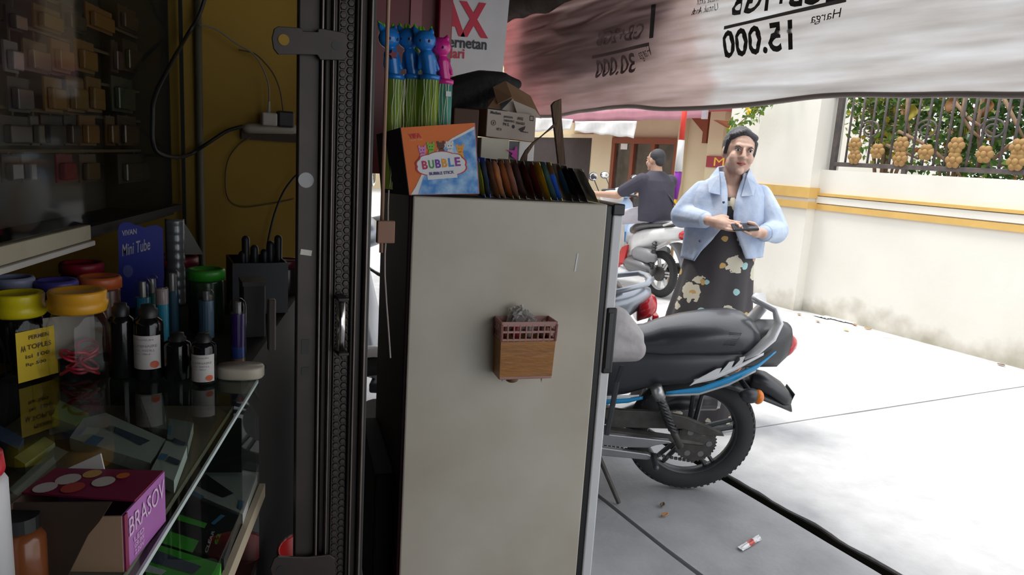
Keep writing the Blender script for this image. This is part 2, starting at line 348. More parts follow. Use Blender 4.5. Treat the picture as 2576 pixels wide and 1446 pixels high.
letter(sg, 'MIE', V((FX - 0.163, a.y - 0.22, b.z + 0.03)), V((0, -0.62, 0)), V((0, 0, 0.16)), mat('sign_yellow', (0.8, 0.5, 0.05), 0.6), local=False)
G().bb((-6, 24, 0), (14, 24.4, 7)).build('wall_end', fac, kind='structure')
# ------------------------------------------------------------------ banner under the roof edge
BX = 1.9
def bsurf(y, z):
    t = (2.3 - z) / 0.72
    d = 0.022 * noise.noise(V((y * 1.1, z * 9.0, 0.3))) + 0.016 * noise.noise(V((y * 2.0 + z * 3, z * 20.0, 4.1))) + 0.008 * noise.noise(V((y * 3.5, z * 48.0, 7)))
    d += 0.035 * math.exp(-((z - 1.66 - 0.02 * sin(y * 3)) / 0.02) ** 2) * (0.5 + 0.5 * noise.noise(V((y * 2, 0, 0))))
    return V((BX + d * min(1, t * 3) + 0.02 * sin(y * 2.2), y, z))
def bedge(y): return 1.585 + 0.012 * sin(y * 5.1) + 0.008 * noise.noise(V((y * 4, 1, 1)))
def bleft(v): return 3.93 - 0.42 * max(0, 1 - v * 3.2) ** 1.4
bm_ = mat('banner_tarp', (0.80, 0.79, 0.79), 0.55, col2=(0.55, 0.50, 0.46), nscale=2.5, namt=0.5, trans=0.62, stretch=(1, 1.0, 9))
def banner_colour():
    nt = bm_.node_tree; N, L = nt.nodes, nt.links
    mx = [n for n in N if n.bl_idname == 'ShaderNodeMix'][0]; outs = [l.to_socket for l in mx.outputs[2].links]
    geo = N.new('ShaderNodeNewGeometry'); sp = N.new('ShaderNodeSeparateXYZ'); L.new(geo.outputs['Position'], sp.inputs[0])
    nz = N.new('ShaderNodeTexNoise'); nz.inputs['Scale'].default_value = 3.0; nz.inputs['Detail'].default_value = 3; L.new(geo.outputs['Position'], nz.inputs['Vector'])
    ad = N.new('ShaderNodeMath'); ad.operation = 'MULTIPLY_ADD'; ad.inputs[1].default_value = 0.7; L.new(nz.outputs[0], ad.inputs[0]); L.new(sp.outputs[1], ad.inputs[2])
    rp = N.new('ShaderNodeValToRGB'); e = rp.color_ramp.elements
    mr = N.new('ShaderNodeMapRange'); mr.inputs[1].default_value = 2.0; mr.inputs[2].default_value = 4.4; L.new(ad.outputs[0], mr.inputs[0]); L.new(mr.outputs[0], rp.inputs[0])
    e[0].position = 0.17; e[0].color = (1, 1, 1, 1); e[1].position = 1.0; e[1].color = (0.66, 0.20, 0.20, 1)
    for p, c in ((0.24, (0.84, 0.66, 0.63, 1)), (0.40, (0.66, 0.48, 0.47, 1)), (0.62, (0.54, 0.37, 0.36, 1)), (0.80, (0.60, 0.30, 0.30, 1))):  # brownish stops dull the red print to the shade on the left
        q = e.new(p); q.color = c
    ml = N.new('ShaderNodeMix'); ml.data_type = 'RGBA'; ml.blend_type = 'MULTIPLY'; ml.inputs[0].default_value = 1
    L.new(mx.outputs[2], ml.inputs[6]); L.new(rp.outputs[0], ml.inputs[7])
    for s in outs: L.new(ml.outputs[2], s)
banner_colour()
bn = thing('shade_banner', 'large translucent banner hung from the roof edge, its mirrored print showing through', 'banner', (BX, 2.0, 1.58))
g = G()
def bfn(u, v):
    yl = bleft(v); y = 0.3 + (yl - 0.3) * u; z = bedge(y) + (2.3 - bedge(y)) * v; return bsurf(y, z)
g.grid(bfn, 150, 110); g.build('tarp', bm_, bn, local=False, smooth=True)
g = G(); g.tube([bsurf(0.3 + 3.2 * i / 80, bedge(0.3 + 3.2 * i / 80)) for i in range(81)], 0.009, 8); g.build('hem', mat('banner_hem', (0.50, 0.42, 0.38), 0.8), bn, local=False, smooth=True)
ink = mat('banner_ink', (0.05, 0.04, 0.04), 0.7)
ink2 = mat('banner_ink_faded', (0.16, 0.09, 0.09), 0.7)
def bprint(s, pa, pb, h, m, shear=0.25, bold=0.0):
    """text reads correctly from the street; pa = image right (first letter), pb = image left, at baseline"""
    a, b = at(*pa, X=BX), at(*pb, X=BX)
    letter(bn, s, a, b - a, V((0, 0, h)), m, local=False, shear=shear, bold=bold, fn=lambda p: bsurf(p.y, p.z) - V((0.006, 0, 0)))
bprint('15.000', (2010, 128), (1829, 152), 0.098, ink, bold=0.022)
bprint('2GB+1GB', (2118, 4), (1850, 46), 0.105, ink, bold=0.02)
bprint('Harga', (2122, 54), (2050, 70), 0.040, ink)
bprint('Untuk Anda', (1815, 28), (1750, 41), 0.026, ink)
bprint('masa aktif', (1815, 4), (1757, 15), 0.026, ink)
bprint('30.000', (1607, 184), (1492, 199), 0.085, ink2, bold=0.02)
bprint('Harga', (1648, 148), (1615, 158), 0.05, ink2)
bprint('1', (1662, 98), (1634, 102), 0.14, ink, bold=0.01)
bprint('GB+2GB', (1628, 100), (1500, 118), 0.07, ink2, bold=0.01)
def brule(pa, pb, t, m):
    a, b = at(*pa, X=BX), at(*pb, X=BX); g = G()
    g.grid(lambda u, v: bsurf((p := a.lerp(b, u)).y, p.z + t * v) - V((0.006, 0, 0)), 40, 1); g.build('rule', m, bn, local=False, recalc=False)
brule((2132, 6), (1838, 78), 0.012, mat('banner_ink_grey', (0.22, 0.20, 0.20), 0.7)); brule((1648, 118), (1490, 148), 0.014, ink2)
# unseen board added behind the banner to shade its left half
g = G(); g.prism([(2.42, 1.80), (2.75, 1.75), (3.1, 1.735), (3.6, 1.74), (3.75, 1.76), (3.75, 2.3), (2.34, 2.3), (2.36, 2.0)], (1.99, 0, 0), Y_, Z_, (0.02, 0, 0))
g.build('shade_board', mat('shade_board', (0.10, 0.05, 0.05), 0.8), label='added unseen board behind the red left half of the banner, shading it', cat='board')
# sign board and maroon panel above the cooler
SY = 2.35
ms = mat('sign_white', (0.62, 0.61, 0.62), 0.5); rd = mat('sign_letter_red', (0.55, 0.015, 0.05), 0.5); bk = mat('sign_letter_black', (0.02, 0.02, 0.03), 0.5)
a, b = at(1126, 200, Y=SY), at(1262, 205, Y=SY); tp = 2.26
sn = thing('shop_sign', 'white sign with red and black letters behind the maroon panel', 'sign', ((a.x + b.x) / 2, SY, a.z))
dx = 0.02
g = G(); g.prism([(a.x - 0.12, a.z), (b.x, b.z), (b.x + 0.028, tp), (a.x - 0.12, tp)], (0, SY, 0), X_, Z_, (0, 0.03, 0)); g.build('panel', ms, sn, local=False)
def sprint(s, pa, pb, h, m, shear=0.0, bold=0.0, lean=0.0):
    p, q = at(*pa, Y=SY - 0.003), at(*pb, Y=SY - 0.003); letter(sn, s, p, q - p, V((lean, 0, h)), m, local=False, shear=shear, bold=bold)
sprint('AX', (1105, 88), (1228, 97), 0.115, rd, shear=-0.12, bold=0.04)
sprint('ernetan', (1128, 119), (1224, 126), 0.032, bk, bold=0.02)
sprint('Hari', (1119, 146), (1168, 148), 0.034, rd, bold=0.02)
g = G(); p, q = at(1120, 205, Y=SY - 0.004), at(1216, 212, Y=SY - 0.004); g.prism([(p.x, p.z - 0.02), (q.x, q.z - 0.02), (q.x, q.z + 0.012), (p.x, p.z + 0.02)], (0, SY - 0.004, 0), X_, Z_, (0, 0.003, 0)); g.build('stripe', rd, sn, local=False)
PY = 2.15
mp_ = thing('maroon_partition', 'dark maroon panel with a glossy post above the bubble box', 'partition', (0.72, PY, 1.0))
a, b = at(935, 300, Y=PY), at(1092, 300, Y=PY); G().bb((a.x, PY, 1.275), (b.x, PY + 0.03, 2.26)).build('panel', maroon, mp_, local=False)
a, b = at(1094, 300, Y=PY - 0.03), at(1128, 300, Y=PY - 0.03); G().bb((a.x, PY - 0.03, 1.30), (b.x, PY + 0.03, 2.26)).build('post', mat('maroon_gloss', (0.26, 0.02, 0.035), 0.25), mp_, local=False, bevel=0.004)
a, b = at(1033, 60, Y=PY - 0.01), at(1062, 60, Y=PY - 0.01); G().bb((a.x, PY - 0.006, 1.30), (b.x, PY, 2.26)).build('strip', mat('maroon_light', (0.24, 0.05, 0.06), 0.3), mp_, local=False)
# ------------------------------------------------------------------ folding gate
GY = 1.30
gm = mat('gate_steel', (0.062, 0.050, 0.045), 0.45, metal=0.5, col2=(0.040, 0.032, 0.029), nscale=12, namt=0.8)
gml = mat('gate_steel_pale', (0.22, 0.185, 0.17), 0.4, metal=0.6, col2=(0.14, 0.115, 0.105), nscale=20)  # paler steel on the leaf edges and folds
gmd = mat('gate_dark', (0.02, 0.019, 0.019), 0.5)
ft = thing('folding_gate', 'folded stack of dark brown steel gate leaves with a chrome pull', 'gate', (0.32, GY, 0))
def gx(px, py=700, Y=GY): return at(px, py, Y=Y).x
def leaf(x0, x1, y0, y1, m, name='leaf', bev=0.002): return G().bb((x0, y0, 0.0), (x1, y1, 2.26)).build(name, m, ft, local=False, bevel=bev)
leaf(gx(747), gx(798), GY, GY + 0.02, gm, 'post')
leaf(gx(798), gx(803), GY - 0.012, GY + 0.03, gml, 'leaf_edge', 0.001)
leaf(gx(806), gx(812), GY + 0.02, GY + 0.06, gmd, 'leaf_gap', 0)
for a, b, d in ((812, 826, 0.004), (829, 838, -0.006), (882, 890, -0.004), (893, 912, 0.006)): leaf(gx(a), gx(b), GY + d, GY + 0.05, gm)
for a, b in ((825, 829), (838, 841), (889, 893)): leaf(gx(a), gx(b), GY - 0.010, GY + 0.03, gml if a != 838 else gm, 'leaf_fold', 0.0012)
leaf(gx(841), gx(882), GY + 0.004, GY + 0.05, gm, 'patterned_leaf')
leaf(gx(914), gx(919), GY - 0.012, GY + 0.05, gml, 'leaf_edge', 0.0012)
leaf(gx(920), gx(938), GY + 0.02, GY + 0.06, gmd, 'track')
g = G(); x0, x1 = gx(843), gx(880); hw = (x1 - x0) / 2 * 0.98; r = hw / 1.75; k = 0; z = 0.3
while z < 1.95:
    for j in range(2):
        cx = x0 + hw * (0.5 + j) + 0.0003; cz = z + (r * 0.9 if j else 0)
        g.lathe([(r * 0.98, 0), (r * 0.7, 0.003), (1e-4, 0.0032)], (cx, GY + 0.0045, cz), Matrix(((1, 0, 0), (0, 0, -1), (0, 1, 0))), 6)
    z += r * 1.85
g.build('hex_pattern', gm, ft, local=False, kind='stuff')
chrome = mat('chrome', (0.75, 0.74, 0.73), 0.18, metal=1.0)
hp = at(858, 815, Y=GY - 0.03)
ha = G().tube([at(858, 752, Y=GY - 0.03), at(857, 880, Y=GY - 0.03)], 0.0085, 14).build('pull_handle', chrome, ft, local=False, smooth=True)
for y in (748, 884): 
    p = at(857, y, Y=GY - 0.02); G().box(p, (0.02, 0.045, 0.006)).build('handle_mount', gmd, ha, local=False, bevel=0.002)
def bracket(pts, holes, Y, name):
    P = [at(*p, Y=Y) for p in pts]; g = G(); g.prism([(p.x, p.z) for p in P], (0, Y, 0), X_, Z_, (0, 0.005, 0)); b = g.build(name, gm, ft, local=False, bevel=0.001)
    for h in holes: p = at(*h, Y=Y - 0.0008); G().prism(circ(0.0075, 16), p, X_, Z_, (0, 0.0007, 0)).build('bolt_hole', gmd if len(h) else gmd, b, local=False)
bracket([(690, 72), (700, 66), (758, 70), (762, 78), (800, 80), (800, 72), (812, 72), (868, 82), (874, 92), (870, 148), (862, 151), (806, 150), (798, 138), (762, 137), (700, 137), (688, 122), (684, 95)], [(845, 114)], GY - 0.016, 'top_bracket')
bracket([(690, 1405), (700, 1400), (770, 1402), (830, 1396), (842, 1404), (844, 1470), (690, 1478), (680, 1430)], [(706, 1432)], GY - 0.016, 'bottom_bracket')
p = at(714, 100, Y=GY - 0.0175); G().prism(circ(0.009, 18), p, X_, Z_, (0, 0.0008, 0)).build('bracket_hole', yel, ft, local=False)
p = at(770, 453, Y=GY - 0.001); G().prism(circ(0.0135, 20), p, X_, Z_, (0, 0.0006, 0)).build('round_sticker', mat('sticker_grey', (0.42, 0.42, 0.42), 0.6), ft, local=False)
p = at(770, 635, Y=GY - 0.001); G().box(p, (0.020, 0.001, 0.010), Matrix.Rotation(0.15, 3, 'Y')).build('tape_scrap', mat('tape_white', (0.7, 0.66, 0.6), 0.6), ft, local=False)
for y, h in ((872, 0.028), (933, 0.014)):
    p = at(768, y, Y=GY - 0.0004); G().box(p, (0.014, 0.001, h)).build('lock_slot', gmd, ft, local=False)
for px, m in ((957, mat('pole_tan', (0.38, 0.22, 0.15), 0.5)),):
    a = at(977, 0, Y=1.42); G().tube([(a.x, 1.42, 1.0 + 0.14), (a.x, 1.42, 2.26)], 0.004, 8).build('curtain_rod', m, smooth=True, label='thin copper-brown rod beside the gate, behind the blue bubble wands', cat='rod')

# ------------------------------------------------------------------ display cooler
FY = 1.55; FL, FT = 0.547, 1.25
# the cooler stands turned a little from the shop front; it and everything on it is laid out in its own frame
XF = Matrix.Translation(V((FL, FY, 0))) @ Matrix.Rotation(radians(-10.5), 4, 'Z') @ Matrix.Translation(V((-FL, -FY, 0)))
XI = XF.inverted(); XR = XF.to_3x3()
def fat(px, py, X=None, Y=None, Z=None):
    if Y is not None: return XI @ atp(px, py, XF @ V((FL, Y, 0)), XR @ Y_)
    if X is not None: return XI @ atp(px, py, XF @ V((X, FY, 0)), XR @ X_)
    return XI @ at(px, py, Z=Z)
FR = fat(1530, 512, Y=FY).x
panelm = mat('cooler_panel', (0.57, 0.535, 0.455), 0.45, col2=(0.42, 0.375, 0.29), nscale=3.2, namt=0.45)
blackp = mat('black_plastic', (0.012, 0.012, 0.013), 0.4)
white_al = mat('door_edge_white', (0.72, 0.73, 0.74), 0.35, col2=(0.64, 0.65, 0.66), nscale=6)
fr = thing('display_cooler', 'tall off-white display cooler with black door trim, seen from its side', 'cooler', ((FL + FR) / 2, FY + 0.27, 0))
G().bb((FL, FY, 0.06), (FR, FY + 0.54, FT)).build('cabinet', panelm, fr, local=False, bevel=0.004)
G().bb((FL - 0.008, FY + 0.005, 0.04), (FL - 0.0005, FY + 0.54, FT + 0.005)).build('back_panel', mat('cooler_back', (0.014, 0.004, 0.006), 0.7, spec=0.15), fr, local=False, bevel=0.003)
G().bb((FR + 0.0005, FY + 0.006, 0.07), (FR + 0.0165, FY + 0.53, FT - 0.003)).build('door_gasket', blackp, fr, local=False, bevel=0.002)
d = G().bb((FR + 0.0175, FY + 0.002, 0.105), (FR + 0.045, FY + 0.54, FT - 0.026)).build('door', white_al, fr, local=False, bevel=0.004)
G().bb((FR + 0.015, FY - 0.001, FT - 0.026), (FR + 0.047, FY + 0.54, FT + 0.002)).build('top_cap', blackp, d, local=False, bevel=0.003)
G().bb((FR + 0.015, FY - 0.001, 0.07), (FR + 0.047, FY + 0.54, 0.104)).build('bottom_cap', blackp, d, local=False, bevel=0.003)
a, b = fat(1540, 775, Y=FY - 0.004), fat(1530, 940, Y=FY - 0.004)
h = G().bb((FR + 0.022, FY - 0.004, b.z), (FR + 0.050, FY + 0.05, a.z)).build('handle_recess', blackp, d, local=False, bevel=0.004)
G().bb((FR + 0.027, FY - 0.0065, b.z + 0.014), (FR + 0.038, FY - 0.0042, a.z - 0.012)).build('handle_lip', mat('black_lip', (0.03, 0.03, 0.033), 0.35), h, local=False, bevel=0.001)
for x in (FL + 0.05, FR - 0.05):
    for y in (FY + 0.05, FY + 0.49): G().lathe([(0.02, 0), (0.02, 0.03), (0.012, 0.06)], (x, y, 0), n=12).build('foot', blackp, fr, local=False)
g = G(); a = fat(1450, 660, Y=FY - 0.0005); g.box(a, (0.004, 0.0008, 0.045), Matrix.Rotation(0.1, 3, 'Y')); g.build('scratch', white_al, fr, local=False)
a, b = fat(944, 1195, Y=1.62), fat(986, 1400, Y=1.62)
G().bb((a.x, 1.62, 0.12), (FL - 0.009, 2.02, a.z)).build('condenser_box', mat('condenser_black', (0.006, 0.005, 0.005), 0.8, spec=0.1), fr, local=False, bevel=0.006)

# basket taped to the cooler side
pinkp = mat('basket_pink', (0.62, 0.36, 0.32), 0.4, trans=0.35); tape = mat('brown_tape', (0.40, 0.17, 0.035), 0.3, col2=(0.28, 0.11, 0.02), nscale=22, namt=0.8, stretch=(1, 1, 4), bump=0.15, bscale=30)
bz0, bz1, bzt = fat(1315, 948, Y=1.49).z, fat(1315, 858, Y=1.49).z, fat(1315, 812, Y=1.49).z
bxl, bxr = fat(1259, 900, Y=1.49).x, fat(1392, 900, Y=1.49).x
bk_ = thing('tape_basket', 'small pink plastic basket wrapped in brown tape, stuck to the cooler side', 'basket', ((bxl + bxr) / 2, 1.51, bz0))
yf, yb2 = 1.49, FY - 0.001
def frus(z, e=0): t = (z - bz0) / (bzt - bz0); q = 0.004 * (t - 0.5) + e; return [V((bxl - q, yf - q, z)), V((bxr + q, yf - q, z)), V((bxr + q, yb2, z)), V((bxl - q, yb2, z))]
G().loft([frus(bz0, 0.001), frus(bz1, 0.001)], cap=False).build('tape_wrap', tape, bk_, local=False, solid=0.002, bevel=0.003)
G().bb((bxl, yf, bz0 - 0.006), (bxr, yb2, bz0 + 0.002)).build('floor', pinkp, bk_, local=False, bevel=0.002)
g = G(); nb = 9
for z in (bz1 + 0.001, (bz1 + bzt) / 2 - 0.002, bzt - 0.008):
    hh = 0.005 if z < bzt - 0.01 else 0.011; R4 = frus(z)
    for i in range(4):
        a, b = R4[i], R4[(i + 1) % 4]; dd = (b - a); g.box((a + b) / 2 + V((0, 0, hh / 2)), (dd.length + 0.003, 0.003, hh), basis(dd))
for i in range(4):
    lo, up = frus(bz1), frus(bzt - 0.004); k = nb if i in (0, 2) else 4
    for j in range(k + 1):
        a = lo[i].lerp(lo[(i + 1) % 4], j / k); b = up[i].lerp(up[(i + 1) % 4], j / k); g.tube([a, b], 0.0021 if j % k else 0.004, 6)
g.build('lattice_rim', pinkp, bk_, local=False)
for px, py, l in ((1262, 958, 0.012), (1361, 958, 0.014)):
    p = fat(px, py - 10, Y=1.50); G().prism([(-0.004, 0.008), (0.004, 0.006), (0.002, -l)], p, X_, Z_, (0, 0.001, 0)).build('tape_tail', mat('tape_tail', (0.16, 0.08, 0.03), 0.5), bk_, local=False)
p = fat(1288, 954, Y=1.52); G().ell(p, (0.016, 0.012, 0.008), n=10).build('tape_wad', mat('tape_tail', (0.16, 0.08, 0.03), 0.5), bk_, local=False, smooth=True)
clear = mat('clear_plastic', (0.62, 0.60, 0.58), 0.2, spec=0.8, trans=0.5)
pb_ = thing('plastic_bag', 'crumpled clear plastic bag poking out of the taped basket', 'plastic bag', ((bxl + bxr) / 2, 1.52, bzt - 0.02))
g = G(); random.seed(3)
for s in range(7):
    cxp = random.uniform(-0.03, 0.02); hgt = random.uniform(0.02, 0.055); a0 = random.uniform(0, 6)
    def fn(u, v, cxp=cxp, hgt=hgt, a0=a0):
        x = cxp + (u - 0.5) * 0.03 * (1 - 0.5 * v) + 0.012 * noise.noise(V((u * 3, v * 5, a0))); y = 0.012 * noise.noise(V((u * 4 + 9, v * 4, a0))) + 0.008 * sin(a0)
        return V((x, y, hgt * v + 0.01 * noise.noise(V((u * 6, v * 3, a0 + 4)))))
    g.grid(fn, 7, 8)
g.build('film', clear, pb_)
for i, (px, c) in enumerate(((1268, (0.12, 0.02, 0.02)), (1297, (0.30, 0.02, 0.03)), (1330, (0.35, 0.30, 0.28)), (1362, (0.10, 0.05, 0.03)))):
    p = fat(px, 832, Y=1.515); G().ell(p, (0.013, 0.012, 0.018), n=10).build('crumpled_wrapper', mat('wrap%d' % i, c, 0.4), smooth=True, label='crumpled %s wrapper inside the taped basket, %s from the left' % (('dark brown', 'dark red', 'pale grey', 'blackish brown')[i], ORD[i]), cat='wrapper', group='wrappers in the taped basket')

# ------------------------------------------------------------------ on top of the cooler
# bubble toy box
BY = 1.535; orange = mat('box_orange', (0.80, 0.17, 0.02), 0.5); wprint = mat('print_white', (0.80, 0.80, 0.82), 0.5)
c00, c10, c11, c01 = [fat(*p, Y=BY) for p in ((1030, 490), (1205, 487), (1194, 309), (1008, 321))]
W = (c10 - c00 + c11 - c01).length / 2; H = (c01 - c00 + c11 - c10).length / 2
bo = thing('bubble_box', 'orange and blue printed box of bubble toys on the cooler top', 'box', ((c00.x + c10.x) / 2, BY + 0.08, FT))
def bp_(u, v, e=0.0): return c00.lerp(c10, u).lerp(c01.lerp(c11, u), v) - V((0, e, 0))
DB = 0.13
def wallp(a, b, m, nm): 
    g = G(); g.add([a[0], a[1], b[1], b[0]], [(0, 1, 2, 3)]); g.build(nm, m, bo, local=False, solid=0.003)
lo = [c00, c10, c10 + V((0, DB, 0)), c00 + V((0, DB, 0))]; hi = [c01, c11, c11 + V((0, DB, 0)), c01 + V((0, DB, 0))]
lo[3] = fat(960, 482, Y=BY + DB); hi[3] = fat(948, 338, Y=BY + DB)
dk = mat('box_side_dark', (0.03, 0.02, 0.05), 0.5)
wallp((lo[0], lo[1]), (hi[0], hi[1]), orange, 'front_panel'); wallp((lo[1], lo[2]), (hi[1], hi[2]), mat('box_side_blue', (0.03, 0.10, 0.35), 0.5), 'side_panel')
wallp((lo[2], lo[3]), (hi[2], hi[3]), dk, 'rear_panel'); wallp((lo[3], lo[0]), (hi[3], hi[0]), dk, 'side_panel')
g = G(); g.add(lo, [(0, 1, 2, 3)]); g.build('floor', dk, bo, local=False, solid=0.003)
def flat(pts, m, e, nm='print'):
    g = G(); g.add([bp_(u, v, e) for u, v in pts], [tuple(range(len(pts)))]); return g.build(nm, m, bo, local=False, recalc=False)
water = mat('print_water', (0.02, 0.22, 0.62), 0.4, col2=(0.45, 0.68, 0.88), nscale=45, namt=0.35)
flat([(0.02, 0.005), (0.10, 0.12), (0.2, 0.30), (0.40, 0.60), (0.66, 0.80), (0.99, 0.95), (0.99, 0.90), (0.16, 0.005)], wprint, 0.0022)
flat([(0.12, 0.005), (0.22, 0.25), (0.42, 0.56), (0.68, 0.77), (0.99, 0.91), (0.99, 0.005)], water, 0.0026)
def cloudp(s, cy=0.0):
    pts = []
    for k in range(72):
        a = 2 * pi * k / 72; r = 1 + 0.10 * abs(sin(a * 3.0)); pts.append((0.49 + s * 0.325 * cos(a) * r, 0.42 + cy + s * 0.155 * sin(a) * r + (0.03 if sin(a) > 0.6 else 0)))
    return pts
flat(cloudp(1.07), mat('print_red', (0.62, 0.03, 0.03), 0.5), 0.0030); flat(cloudp(1.0), wprint, 0.0034)
flat([(0.28, 0.22), (0.70, 0.24), (0.70, 0.32), (0.28, 0.30)], wprint, 0.0032)
for i, (ch, c) in enumerate(zip('BUBBLE', ((0.6, 0.02, 0.12), (0.05, 0.35, 0.05), (0.16, 0.03, 0.35), (0.85, 0.35, 0.02), (0.05, 0.25, 0.65), (0.30, 0.03, 0.30)))):
    u = 0.225 + i * 0.092; o = bp_(u, 0.375 + 0.006 * i, 0.0042); letter(bo, ch, o, bp_(u + 0.075, 0.378 + 0.006 * i, 0.0042) - o, bp_(u - 0.005, 0.50 + 0.006 * i, 0.0042) - o, mat('bub%d' % i, c, 0.5), local=False, bold=0.03)
o = bp_(0.31, 0.285, 0.0042); letter(bo, 'BUBBLE STICK', o, bp_(0.66, 0.30, 0.0042) - o, bp_(0.308, 0.33, 0.0042) - o, mat('print_navy', (0.05, 0.02, 0.18), 0.5), local=False, bold=0.03)
o = bp_(0.09, 0.83, 0.003); letter(bo, 'YIFA', o, bp_(0.26, 0.835, 0.003) - o, bp_(0.085, 0.90, 0.003) - o, mat('print_red', (0.62, 0.03, 0.03), 0.5), local=False, bold=0.04)
o = bp_(0.09, 0.795, 0.003); letter(bo, 'Happy Toys', o, bp_(0.27, 0.80, 0.003) - o, bp_(0.088, 0.82, 0.003) - o, mat('print_pinkish', (0.85, 0.55, 0.4), 0.5), local=False)
for i, (u, v, c) in enumerate(((0.25, 0.62, (0.70, 0.25, 0.55)), (0.37, 0.66, (0.20, 0.50, 0.04)), (0.51, 0.67, (0.12, 0.04, 0.02)), (0.63, 0.66, (0.75, 0.75, 0.75)), (0.77, 0.61, (0.85, 0.35, 0.02)))):
    mm = mat('animal%d' % i, c, 0.5)
    for (a, b, ru, rv) in ((0, -0.06, 0.045, 0.07), (0, 0.035, 0.05, 0.05), (-0.04, 0.085, 0.016, 0.022), (0.04, 0.085, 0.016, 0.022)):
        flat([(u + a + ru * cos(2 * pi * k / 14), v + b + rv * sin(2 * pi * k / 14)) for k in range(14)], mm, 0.0028 + 0.00005 * i)
    for a in (-0.018, 0.018): flat([(u + a + 0.008 * cos(k), v + 0.04 + 0.009 * sin(k)) for k in range(6)], dk, 0.0030)
# bubble wands
blue = mat('topper_blue', (0.015, 0.20, 0.62), 0.3, coat=0.3); grn = mat('topper_green', (0.16, 0.55, 0.02), 0.35); pk = mat('topper_pink', (0.68, 0.02, 0.28), 0.3, coat=0.3)
def wand(px, pyt, pyb, Y, m, liquid, lab, tw=1.0, turn=0.0):
    t, b = fat(px[0], pyt, Y=Y), fat(px[1], pyb, Y=Y); b0 = V((b.x, Y, FT + 0.004)); s = (t - b).length
    t_ = thing('bubble_wand', lab, 'bubble wand', b0, R=Matrix.Rotation(turn, 3, 'Z'), group='bubble wands in the printed box')
    ax = (t - b); M_ = TM[t_].inverted() @ XF; tl, bl = M_ @ t, M_ @ b; dx = (tl - bl) / s; r = 0.0215 * tw
    def P(k, x=0, y=0): return bl + dx * (s * k) + V((x, y, 0))
    g = G(); g.capsule(P(0.03), P(0.46), r * 0.62, r * 0.72); g.ell(P(0.75), (r * 1.18, r * 1.1, s * 0.205), n=16)
    g.capsule(P(0.44), P(0.60), r * 0.7, r * 0.45)
    for sx in (-1, 1):
        g.capsule(P(0.46, sx * r * 0.6), P(0.20, sx * r * 0.95), r * 0.28, r * 0.22, 8); g.capsule(P(0.02, sx * r * 0.35), P(0.2, sx * r * 0.35), r * 0.38, r * 0.4, 8)
        g.tube([P(0.86, sx * r * 0.55), P(0.95, sx * r * 0.85), P(1.02, sx * r * 0.95)], [r * 0.45, r * 0.3, 0.001], 8)
    g.build('figure', m, t_, remesh=0.0022, smoothit=3)
    G().lathe([(r * 0.95, -0.004), (r * 1.05, 0), (r * 1.05, 0.006), (r * 0.8, 0.008)], P(0), n=16).build('cap_ring', m, t_, smooth=True)
    if m is blue:
        g = G()
        for sx, sy in ((-0.7, 0.3), (0.75, 0.35), (0.0, 0.8), (-0.3, 0.7)): g.tube([P(0.9, sx * r, sy * r), P(1.02, sx * r * 1.1, sy * r), P(1.06, sx * r * 1.25, sy * r)], [r * 0.28, r * 0.16, 0.0006], 6)
        g.tube([P(0.05, r * 0.4, r * 0.85), P(0.5, r * 0.5, r * 0.85), P(0.8, r * 0.1, r)], [r * 0.2, r * 0.3, r * 0.2], 6); g.build('mane', grn, t_, smooth=True)
    for sx in (-0.4, 0.45): G().ell(P(0.72, sx * r, -r * 0.98), (r * 0.13, r * 0.08, r * 0.16), n=8).build('eye', dk, t_, smooth=True)
    G().tube([P(-0.02), V((0, 0, 0.005))], r * 0.92, 14).build('tube', liquid, t_, smooth=True)
    g = G()
    for k in range(5):
        x = (k - 2) * r * 0.32; g.tube([P(-0.04, x, -r * 0.9)] + [P(-0.04, x, -r * 0.9).lerp(V((x, -r * 0.9, 0.01)), q / 8) + V((0.0022 * sin(q * 2 + k * 2), 0, 0)) for q in range(1, 9)], 0.0009, 5)
    g.build('wrinkled_film', mat('wand_film', (0.75, 0.78, 0.5), 0.2), t_)
lg = mat('wand_lime', (0.62, 0.72, 0.08), 0.25, col2=(0.36, 0.62, 0.14), nscale=60, namt=0.9, stretch=(1, 1, 0.15), trans=0.45); lt = mat('wand_teal', (0.22, 0.66, 0.56), 0.25, col2=(0.15, 0.48, 0.43), nscale=60, stretch=(1, 1, 0.15), trans=0.45)
wand((974, 993), 62, 196, 1.625, blue, lg, 'lime bubble wand with blue cat topper bearing a red star, leftmost in the box', 1.0, 0.35)
wand((1022, 1040), 64, 196, 1.635, blue, lg, 'lime bubble wand with blue crested topper, second from the left', 1.0, -0.5)
wand((1064, 1082), 70, 197, 1.60, blue, lg, 'lime bubble wand with blue cat topper next to the pink one', 1.02, -0.2)
wand((1105, 1118), 88, 208, 1.61, pk, lt, 'teal bubble wand with a pink topper, rightmost in the box', 0.95, -0.4)
st_ = [o for o in bpy.data.objects if o.name.startswith('bubble_wand')][0]
p = fat(990, 137, Y=1.603); g = G(); g.prism([((0.011 if k % 2 else 0.006) * cos(k * pi / 5), (0.011 if k % 2 else 0.006) * sin(k * pi / 5)) for k in range(10)], p, X_, Z_, (0, 0.012, 0)); g.build('star', mat('star_red', (0.22, 0.03, 0.05), 0.4), st_, local=False)
p = fat(1128, 236, Y=1.588); G().box(p, (0.012, 0.002, 0.011)).build('price_tag', wprint, [o for o in bpy.data.objects if o.name == 'bubble_wand.003'][0], local=False)

